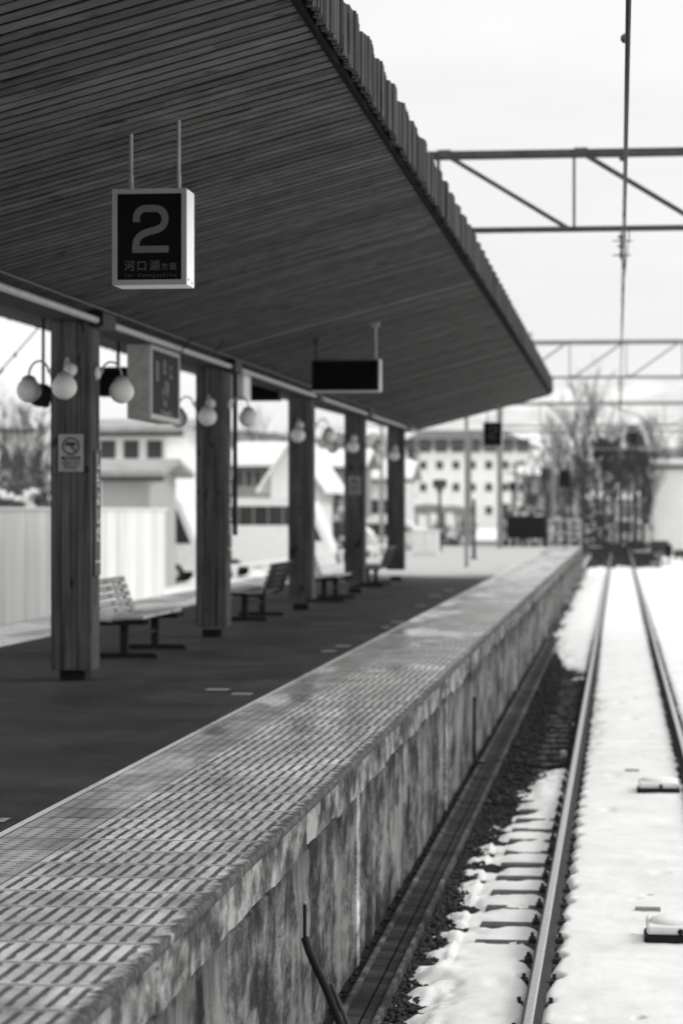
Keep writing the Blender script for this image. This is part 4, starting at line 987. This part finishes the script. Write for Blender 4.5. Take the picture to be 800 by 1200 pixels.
# ------------------------------------------------------------------ vehicles
def minibus(x, y, ln, rz, label, h=3.0, w=2.1):
    """side view along local x"""
    r = thing('minibus', (x, y, ZB), label, 'minibus', 'vehicles parked in the yard'); z = ZB; a = x - ln / 2
    prof = [(0, .45), (0, 2.3 * h / 3), (.15, h - .15), (.5, h), (ln - 1.0, h), (ln - .75, h - .08), (ln - .1, 1.55), (ln, 1.3), (ln, .45)]
    mb = MB(); mb.prism([(a + p, z + q) for p, q in prof], lambda p, q: (p, y + w / 2, q), lambda p, q: (p, y - w / 2, q)); mb.build('body', M['white'], r, bevel=.06)
    n_ = 5; x0 = .5; x1 = ln - 1.35
    for s in (-1, 1):
        for i in range(n_):
            p0 = a + x0 + (x1 - x0) * i / n_ + .012; p1 = a + x0 + (x1 - x0) * (i + 1) / n_ - .012; mb = MB(); yy = y + s * (w / 2 + .004); mb.box(p0, p1, min(yy, yy + s * .01), max(yy, yy + s * .01), z + h - 1.0, z + h - .22); mb.build('window', M['glass'], r)
        mb = MB(); yy = y + s * (w / 2 + .006); mb.prism([(a + ln - 1.25, z + 1.5), (a + ln - .35, z + 1.5), (a + ln - .9, z + h - .42), (a + ln - 1.25, z + h - .42)], lambda p, q: (p, yy, q), lambda p, q: (p, yy + s * .01, q)); mb.build('window', M['glass'], r)
        for wx in (.9, ln - 1.0):
            mb = MB(); yc = y + s * (w / 2 - .1); mb.tube([(a + wx, yc - .12, z + .38), (a + wx, yc + .12, z + .38)], .38, 20); wh = mb.build('wheel', M['tyre'], r)
            mb = MB(); yo = yc + s * .125; mb.tube([(a + wx, yo - .005, z + .38), (a + wx, yo + .005, z + .38)], .2, 16); mb.build('rim', M['lgrey'], wh)
    mb = MB(); mb.box(a + ln - .02, a + ln + .03, y - .8, y - .5, z + .75, z + .95); mb.build('headlight', M['glass'], r); mb = MB(); mb.box(a + ln - .02, a + ln + .03, y + .5, y + .8, z + .75, z + .95); mb.build('headlight', M['glass'], r)
    mb = MB(); mb.box(a + .3, a + ln - 1.0, y - w / 2 + .1, y + w / 2 - .1, z + h + .003, z + h + .12); mb.build('snow_cap', M['snow'], r, bevel=.04)
    return r
p = at(322, 640, 100); minibus(p.x, p.y, 4.9, 0, 'white minibus parked beyond the other track, seen between second and third columns', 3.15)
p = at(190, 640, 92); minibus(p.x, p.y, 3.3, 0, 'tall white van parked behind the sheet fence end, left of the second column', 3.22)
p = at(392, 640, 135); minibus(p.x, p.y, 4.4, 0, 'white van parked in the yard between third and fourth columns', 2.2)
p = at(452, 640, 150); minibus(p.x, p.y, 4.4, 0, 'white van parked left of the hotel', 2.2)
p = at(738, 640, 175); minibus(p.x, p.y, 2.9, 0, 'white snow-topped van stopped beyond the far end of the track', 2.2)

# ------------------------------------------------------------------ trees, scrub, hills
def branch(mb, p, d, ln, r, depth, spread):
    pts = [p]; q = p.copy(); dd = d.copy(); n_ = 4
    for k in range(n_):
        dd = (dd + Vector((random.uniform(-.18, .18), random.uniform(-.18, .18), random.uniform(-.05, .12)))).normalized(); q = q + dd * ln / n_; pts.append(q.copy())
    mb.tube(pts, [r * (1 - .5 * k / n_) for k in range(n_ + 1)], 5, caps=False)
    if depth == 0: return
    for k in range(random.randint(3, 5)):
        t = random.uniform(.35, 1); i = min(int(t * n_), n_ - 1); b = pts[i].lerp(pts[i + 1], t * n_ - i)
        nd = (dd + Vector((random.uniform(-1, 1), random.uniform(-1, 1), random.uniform(-.2, .7))) * spread).normalized()
        branch(mb, b, nd, ln * random.uniform(.5, .72), r * .5, depth - 1, spread)
def bare_tree(u, d, vtop, label, depth=4, spread=.8, rr=.11, g=None):
    p = at(u, 600, d); h = gz(vtop, d) - ZB; r = thing('bare_tree', (p.x, p.y, ZB), label, 'tree', g)
    mb = MB(); b = Vector((p.x, p.y, ZB)); mb.tube([b, b + Vector((.05, 0, h * .25)), b + Vector((0, .05, h * .45))], [rr * 1.3, rr, rr * .8], 8); mb.build('trunk', M['bark'], r)
    mb = MB()
    for k in range(6): branch(mb, b + Vector((0, 0, h * (.22 + .05 * k))), Vector((random.uniform(-.8, .8), random.uniform(-.8, .8), 1)).normalized(), h * .36, rr * .5, depth - 1, spread)
    branch(mb, b + Vector((0, .05, h * .45)), Vector((0, 0, 1)), h * .4, rr * .7, depth, spread); mb.build('crown', M['bark'], r)
def leaf_crown(mb, c, rx, rz, n_, s):
    for k in range(n_):
        while True:
            v = Vector((random.uniform(-1, 1), random.uniform(-1, 1), random.uniform(-1, 1)))
            if v.length < 1: break
        q = c + Vector((v.x * rx, v.y * rx, v.z * rz)); a = Vector((random.gauss(0, 1), random.gauss(0, 1), random.gauss(0, .6))).normalized() * s; b = a.orthogonal().normalized() * s * .6
        mb.quad([q - a - b, q + a - b, q + a + b, q - a + b])
def pine(u, d, vtop, vlow, wpx, label, g='dark pines beyond the end of the track', m='needles', nc=22):
    p = at(u, 600, d); h = gz(vtop, d) - ZB; zl = gz(vlow, d); w = wpx / F * d / 2; r = thing('pine_tree', (p.x, p.y, ZB), label, 'tree', g); b = Vector((p.x, p.y, ZB))
    mb = MB(); mb.tube([b, b + Vector((.1, 0, h * .5)), b + Vector((0, 0, h * .95))], [.17, .13, .05], 8)
    for k in range(12): z = random.uniform(.15, .9) * h; a = random.random() * 6.3; mb.tube([b + Vector((0, 0, z)), b + Vector((math.cos(a) * w * .8, math.sin(a) * w * .8, z + .3))], [.04, .015], 5)
    mb.build('trunk', M['bark'], r)
    mb = MB()
    for k in range(nc):
        t = random.random(); z = zl + (ZB + h - zl) * t; ww = w * (1.0 - .55 * t); a = random.random() * 6.3; rr = ww * random.uniform(.2, .8)
        leaf_crown(mb, Vector((p.x + math.cos(a) * rr, p.y + math.sin(a) * rr, z)), ww * random.uniform(.22, .5), random.uniform(.2, .42), 90, .11)
    mb.build('crown', M[m], r)
bare_tree(28, 85, 488, 'bare leafless tree behind the sheet fence at far left', 4, .9, .10)
bare_tree(4, 95, 520, 'smaller bare tree at the left edge of the photo', 4, .9, .09)
bare_tree(682, 150, 468, 'tall thin bare tree left of the overhead wire', 4, .5, .12, 'bare trees beyond the end of the track')
bare_tree(699, 158, 482, 'bare tree just right of the tallest thin one, before the pines', 4, .5, .12, 'bare trees beyond the end of the track')
bare_tree(776, 165, 510, 'low bare tree above the white shed', 4, .8, .11, 'bare trees beyond the end of the track')
bare_tree(655, 170, 520, 'bare tree behind the large signal head', 4, .8, .10, 'bare trees beyond the end of the track')
pine(706, 165, 512, 552, 40, 'dark pine left of the overhead wire with a dense crown'); pine(743, 160, 503, 550, 44, 'dark pine right of the overhead wire with a dense crown')
pine(726, 172, 516, 590, 46, 'slimmer pine set back between the two dense ones', m='scrub', nc=14); pine(757, 190, 545, 606, 34, 'low pine beside the white shed', m='scrub', nc=12); pine(684, 200, 545, 606, 34, 'low pine behind the bare trees', m='scrub', nc=12)
pine(372, 190, 548, 590, 30, 'dark evergreen beside the distant house between third and fourth columns', 'evergreens about the town'); pine(388, 160, 560, 606, 22, 'small evergreen beyond the parked van in the yard', 'evergreens about the town')
pine(228, 200, 500, 560, 50, 'dark evergreen behind the second column', 'evergreens about the town'); pine(212, 210, 505, 590, 30, 'narrow evergreen left of the second column', 'evergreens about the town')
pine(482, 200, 532, 560, 18, 'small evergreen at the left end of the hotel', 'evergreens about the town')
for i, (u, d, vt) in enumerate(((718, 150, 515), (735, 170, 512), (752, 150, 522), (668, 180, 505), (640, 175, 530), (622, 190, 545), (16, 110, 505), (48, 100, 510), (205, 130, 515), (300, 190, 498), (385, 170, 520), (790, 185, 505))):
    bare_tree(u, d, vt, ['bare tree at the overhead wire between the dense pines', 'bare tree rising above the right dense pine', 'bare tree left of the white shed', 'bare tree behind the two thin trees', 'bare tree behind the smaller signal', 'low bare tree behind the dark barrier board', 'bare tree behind the fence near the left edge', 'bare tree just left of the first column', 'bare tree left of the second column', 'distant bare tree above the long house', 'distant bare tree left of the fourth column', 'bare tree behind the white shed at the right edge'][i], 4, .7, .10)
def bush(u, v, d, w, h, label, m='scrub'):
    p = at(u, v, d); r = thing('bush', (p.x, p.y, ZB), label, 'bush', 'bare bushes beyond the platform'); mb = MB()
    for k in range(10): leaf_crown(mb, Vector((p.x + random.uniform(-w, w) * .7, p.y + random.uniform(-w, w) * .5, ZB + random.uniform(.15, h * .75))), w * .4, h * .3, 70, .09)
    mb.build('foliage', M[m], r); mb = MB()
    for k in range(9): leaf_crown(mb, Vector((p.x + random.uniform(-w, w) * .7, p.y - w * .3, ZB + random.uniform(.2, h))), w * .16, .10, 8, .10)
    mb.build('snow_clump', M['snow'], r)['kind'] = 'stuff'; mb = MB()
    for k in range(7): a = random.random() * 6.3; mb.tube([(p.x, p.y, ZB), (p.x + math.cos(a) * w * .6, p.y + math.sin(a) * w * .6, ZB + h * .8)], .02, 5)
    mb.build('stem', M['bark'], r)
for i, (u, d, w, h) in enumerate(((655, 125, 1.0, 1.4), (668, 140, 1.2, 1.6), (700, 150, 1.4, 1.5), (752, 150, 1.2, 1.5), (790, 128, 1.3, 1.2), (640, 118, 1.0, 1.5), (675, 118, .8, .8), (530, 175, 1.4, 1.6), (500, 165, 1.2, 1.4))):
    bush(u, 640, d + 42 if u > 645 else d, w * 1.25, h * 1.3, ['bush at the foot of the signals', 'bush between signals and bare trees', 'bush under the left pine', 'bush under the right pine', 'bush below the white shed at right edge', 'bush right behind the platform end railing', 'low bush beside the far rails', 'bush before the middle of the hotel', 'bush before the left part of the hotel'][i])
def hedge(u0, u1, d, v, label, m='needles', n_=60, dens=120, flecks=26):
    a, b = at(u0, 0, d), at(u1, 0, d); h = gz(v, d) - ZB; r = thing('hedge', ((a.x + b.x) / 2, a.y, ZB), label, 'hedge', 'hedges beyond the platform end'); mb = MB(); W = b.x - a.x
    for k in range(n_):
        t = (k + .5) / n_; hh = h * (.7 + .5 * float(vnoise(np.array(t * 9 + d), np.array(2.))))
        leaf_crown(mb, Vector((a.x + W * t, a.y + random.uniform(-.6, .6), ZB + hh * .5)), W / n_ * 1.6, hh * .52, dens, .11)
    mb.build('foliage', M[m], r); mb = MB()
    for k in range(flecks): leaf_crown(mb, Vector((a.x + W * random.random(), a.y - .7, ZB + random.uniform(.1, h))), random.uniform(.1, .35), .10, 14, .10)
    for k in range(3): mb.tube([(a.x + W * (k + .5) / 3, a.y - .3, ZB), (a.x + W * (k + .5) / 3, a.y - .3, ZB + h * .7)], .02, 5)
    o = mb.build('snow', M['snow'], r); o['kind'] = 'stuff'
hedge(652, 706, 196, 606, 'dark snow-flecked hedge closing off the track end at the left')
hedge(700, 762, 210, 612, 'dark snow-flecked hedge beyond the track between the pines')
hedge(756, 830, 190, 622, 'dark low hedge below the white shed at the right edge')
hedge(588, 662, 165, 596, 'ragged hedge behind the signals and the dark barrier board', 'scrub', 50, 90, 40)
# trees in front of the hotel ground floor
def shelter(u, d, label):
    p = at(u, 610, d); r = thing('bicycle_shelter', (p.x, p.y, ZB), label, 'shelter'); 
    mb = MB(); mb.lathe((p.x, p.y, ZB), [(2.4, 2.6), (1.7, 3.1), (.6, 3.3), (.001, 3.35)], 12); mb.build('roof', M['roof_dark'], r)
    for a in range(6): mb = MB(); t = a * 1.05; mb.tube([(p.x + 2.2 * math.cos(t), p.y + 2.2 * math.sin(t), ZB), (p.x + 2.2 * math.cos(t), p.y + 2.2 * math.sin(t), ZB + 2.7)], .10, 6); mb.build('post', M['dgrey'], r)
shelter(502, 190, 'dark round-roofed shelter before the left part of the hotel'); shelter(528, 240, 'dark shelter farther off before the middle of the hotel')
hedge(-6, 60, 78, 572, 'dark bushes behind the sheet fence at the left edge', 'scrub', 40, 80, 20)
hedge(196, 232, 120, 566, 'dark bushes left of the second column behind the van', 'scrub', 24, 80, 16)
hedge(366, 404, 120, 590, 'dark snow-flecked bushes between third and fourth columns', 'scrub', 24, 80, 22)
# utility poles
for u, d, vt, lb in ((447, 140, 492, 'utility pole right behind the fourth column'), (676, 190, 520, 'utility pole beyond the signals'), (648, 150, 500, 'utility pole over the signals'), (604, 180, 540, 'utility pole behind the dark barrier board'), (345, 130, 505, 'utility pole beside the gabled house'), (188, 120, 470, 'utility pole behind the two-storey house')):
    p = at(u, 600, d); r = thing('utility_pole', (p.x, p.y, ZB), lb, 'utility pole', 'utility poles about the town'); zt = gz(vt, d)
    mb = MB(); mb.tube([(p.x, p.y, ZB), (p.x, p.y, zt)], [.14, .10], 8); mb.build('shaft', M['mgrey'], r)
    for k in range(2): mb = MB(); mb.box(p.x - .8, p.x + .8, p.y - .14, p.y - .05, zt - .4 - k * .6, zt - .3 - k * .6); mb.build('crossarm', M['mgrey'], r)
for x0_, x1_, lb in ((.72, 6.6, 'diverging rail curving off to the right beyond the snow, inner one'), (1.85, 7.8, 'diverging rail curving off to the right beyond the snow, outer one'), (-.5, -7.0, 'diverging rail running left beyond the platform end')):
    mb = MB(); P_ = [Vector((x0_ + (x1_ - x0_) * t * t, 116 + 84 * t, -1.12)) for t in np.linspace(0, 1, 16)]
    for a_, b_ in zip(P_[:-1], P_[1:]): mb.bar(a_, b_, .065, .14)
    mb.build('rail', M['rail_web'], label=lb, cat='rail')
def lineside(kind, u, d, w, h, lb, m='dgrey'):
    p = at(u, 640, d); r = thing(kind, (p.x, p.y, ZB), lb, kind.replace('_', ' '), 'lineside equipment beyond the snow')
    mb = MB(); mb.box(p.x - w / 2, p.x + w / 2, p.y, p.y + .4, ZB + h * .25, ZB + h); mb.build('case', M[m], r, bevel=.03)
    mb = MB(); mb.box(p.x - w / 2 - .03, p.x + w / 2 + .03, p.y - .03, p.y + .43, ZB + h + .002, ZB + h + .05); mb.build('lid', M['snow'] if m != 'white' else M['dgrey'], r, bevel=.01)
    for sx in (-1, 1): mb = MB(); mb.box(p.x + sx * w * .35 - .04, p.x + sx * w * .35 + .04, p.y + .1, p.y + .3, ZB, ZB + h * .25 - .002); mb.build('leg', M['black'], r)
for a_ in (('equipment_case', 668, 124, .7, .8, 'dark lineside case left of the rails just beyond the snow'), ('equipment_case', 752, 130, .9, .55, 'low dark case right of the rails beyond the snow'), ('equipment_case', 697, 150, .6, .5, 'low dark case close to the left rail, farther out'), ('equipment_case', 772, 150, 1.1, .9, 'wide dark case under the white shed'),
           ('equipment_case', 742, 168, 1.0, .7, 'distant dark case between the diverging rails'), ('equipment_case', 657, 145, .8, 1.1, 'tall dark case by the platform end'), ('equipment_case', 796, 134, .7, .6, 'small dark case at the right edge of the photo'), ('equipment_case', 712, 178, 1.2, .6, 'far low case across the track in front of the hedge')):
    lineside(*a_)
for a_ in (('white_cabinet', 646, 132, .6, 1.2, 'pale upright cabinet behind the platform end railing', 'white'), ('white_cabinet', 682, 160, .7, .9, 'pale cabinet left of the rails before the hedge', 'white'), ('white_cabinet', 784, 165, .9, .9, 'pale cabinet under the right part of the shed', 'white')):
    lineside(*a_)
# level crossing boards and a relay box at the right
p = at(783, 640, 118); r = thing('relay_box', (p.x, p.y, ZB), 'small black relay box beside the far rails at right', 'box')
mb = MB(); mb.box(p.x - .16, p.x + .16, p.y, p.y + .3, ZB + .5, ZB + 1.1); mb.build('body', M['black'], r, bevel=.02); mb = MB(); mb.tube([(p.x, p.y + .15, ZB), (p.x, p.y + .15, ZB + .5)], .04, 8); mb.build('leg', M['black'], r)

def ridge(name, d, pts, m, back):
    us = np.linspace(-900, 1500, 160); base = np.interp(us, [q[0] for q in pts], [q[1] for q in pts]); rows_ = []
    V = []; nv = 14
    for k in range(nv + 1):
        t = k / nv
        for u, v in zip(us, base):
            dd = d + back * t; p = at(u, 0, dd); zc = CAMZ + (600 - (v - 5 * (vnoise(np.array(u / 23.), np.array(1.5)) - .5) - 2.5 * (vnoise(np.array(u / 6.), np.array(8.5)) - .5))) / F * (d + back)
            z = ZB - .1 + (zc - ZB) * math.sin(t * math.pi / 2) ** .9; V.append((p.x, p.y, z + (vnoise(np.array(u / 11.), np.array(k * .8)) - .5) * zc * .05 * (t > 0) * (t < 1)))
    n_ = len(us); Fc = [(i + k * n_, i + 1 + k * n_, i + 1 + (k + 1) * n_, i + (k + 1) * n_) for k in range(nv) for i in range(n_ - 1)]
    mb = MB(); mb.v = V; mb.f = Fc; mb.build(name, m, smooth=True, kind='structure')
ridge('hill', 700, [(-900, 520), (-100, 512), (100, 516), (200, 508), (290, 505), (345, 512), (420, 510), (480, 520), (640, 548), (760, 530), (900, 520), (1500, 520)], M['hill_wood'], 300)
ridge('mountain', 4200, [(-900, 500), (0, 505), (300, 510), (500, 490), (600, 462), (680, 448), (800, 444), (1000, 430), (1500, 470)], M['hill_pale'], 1500)
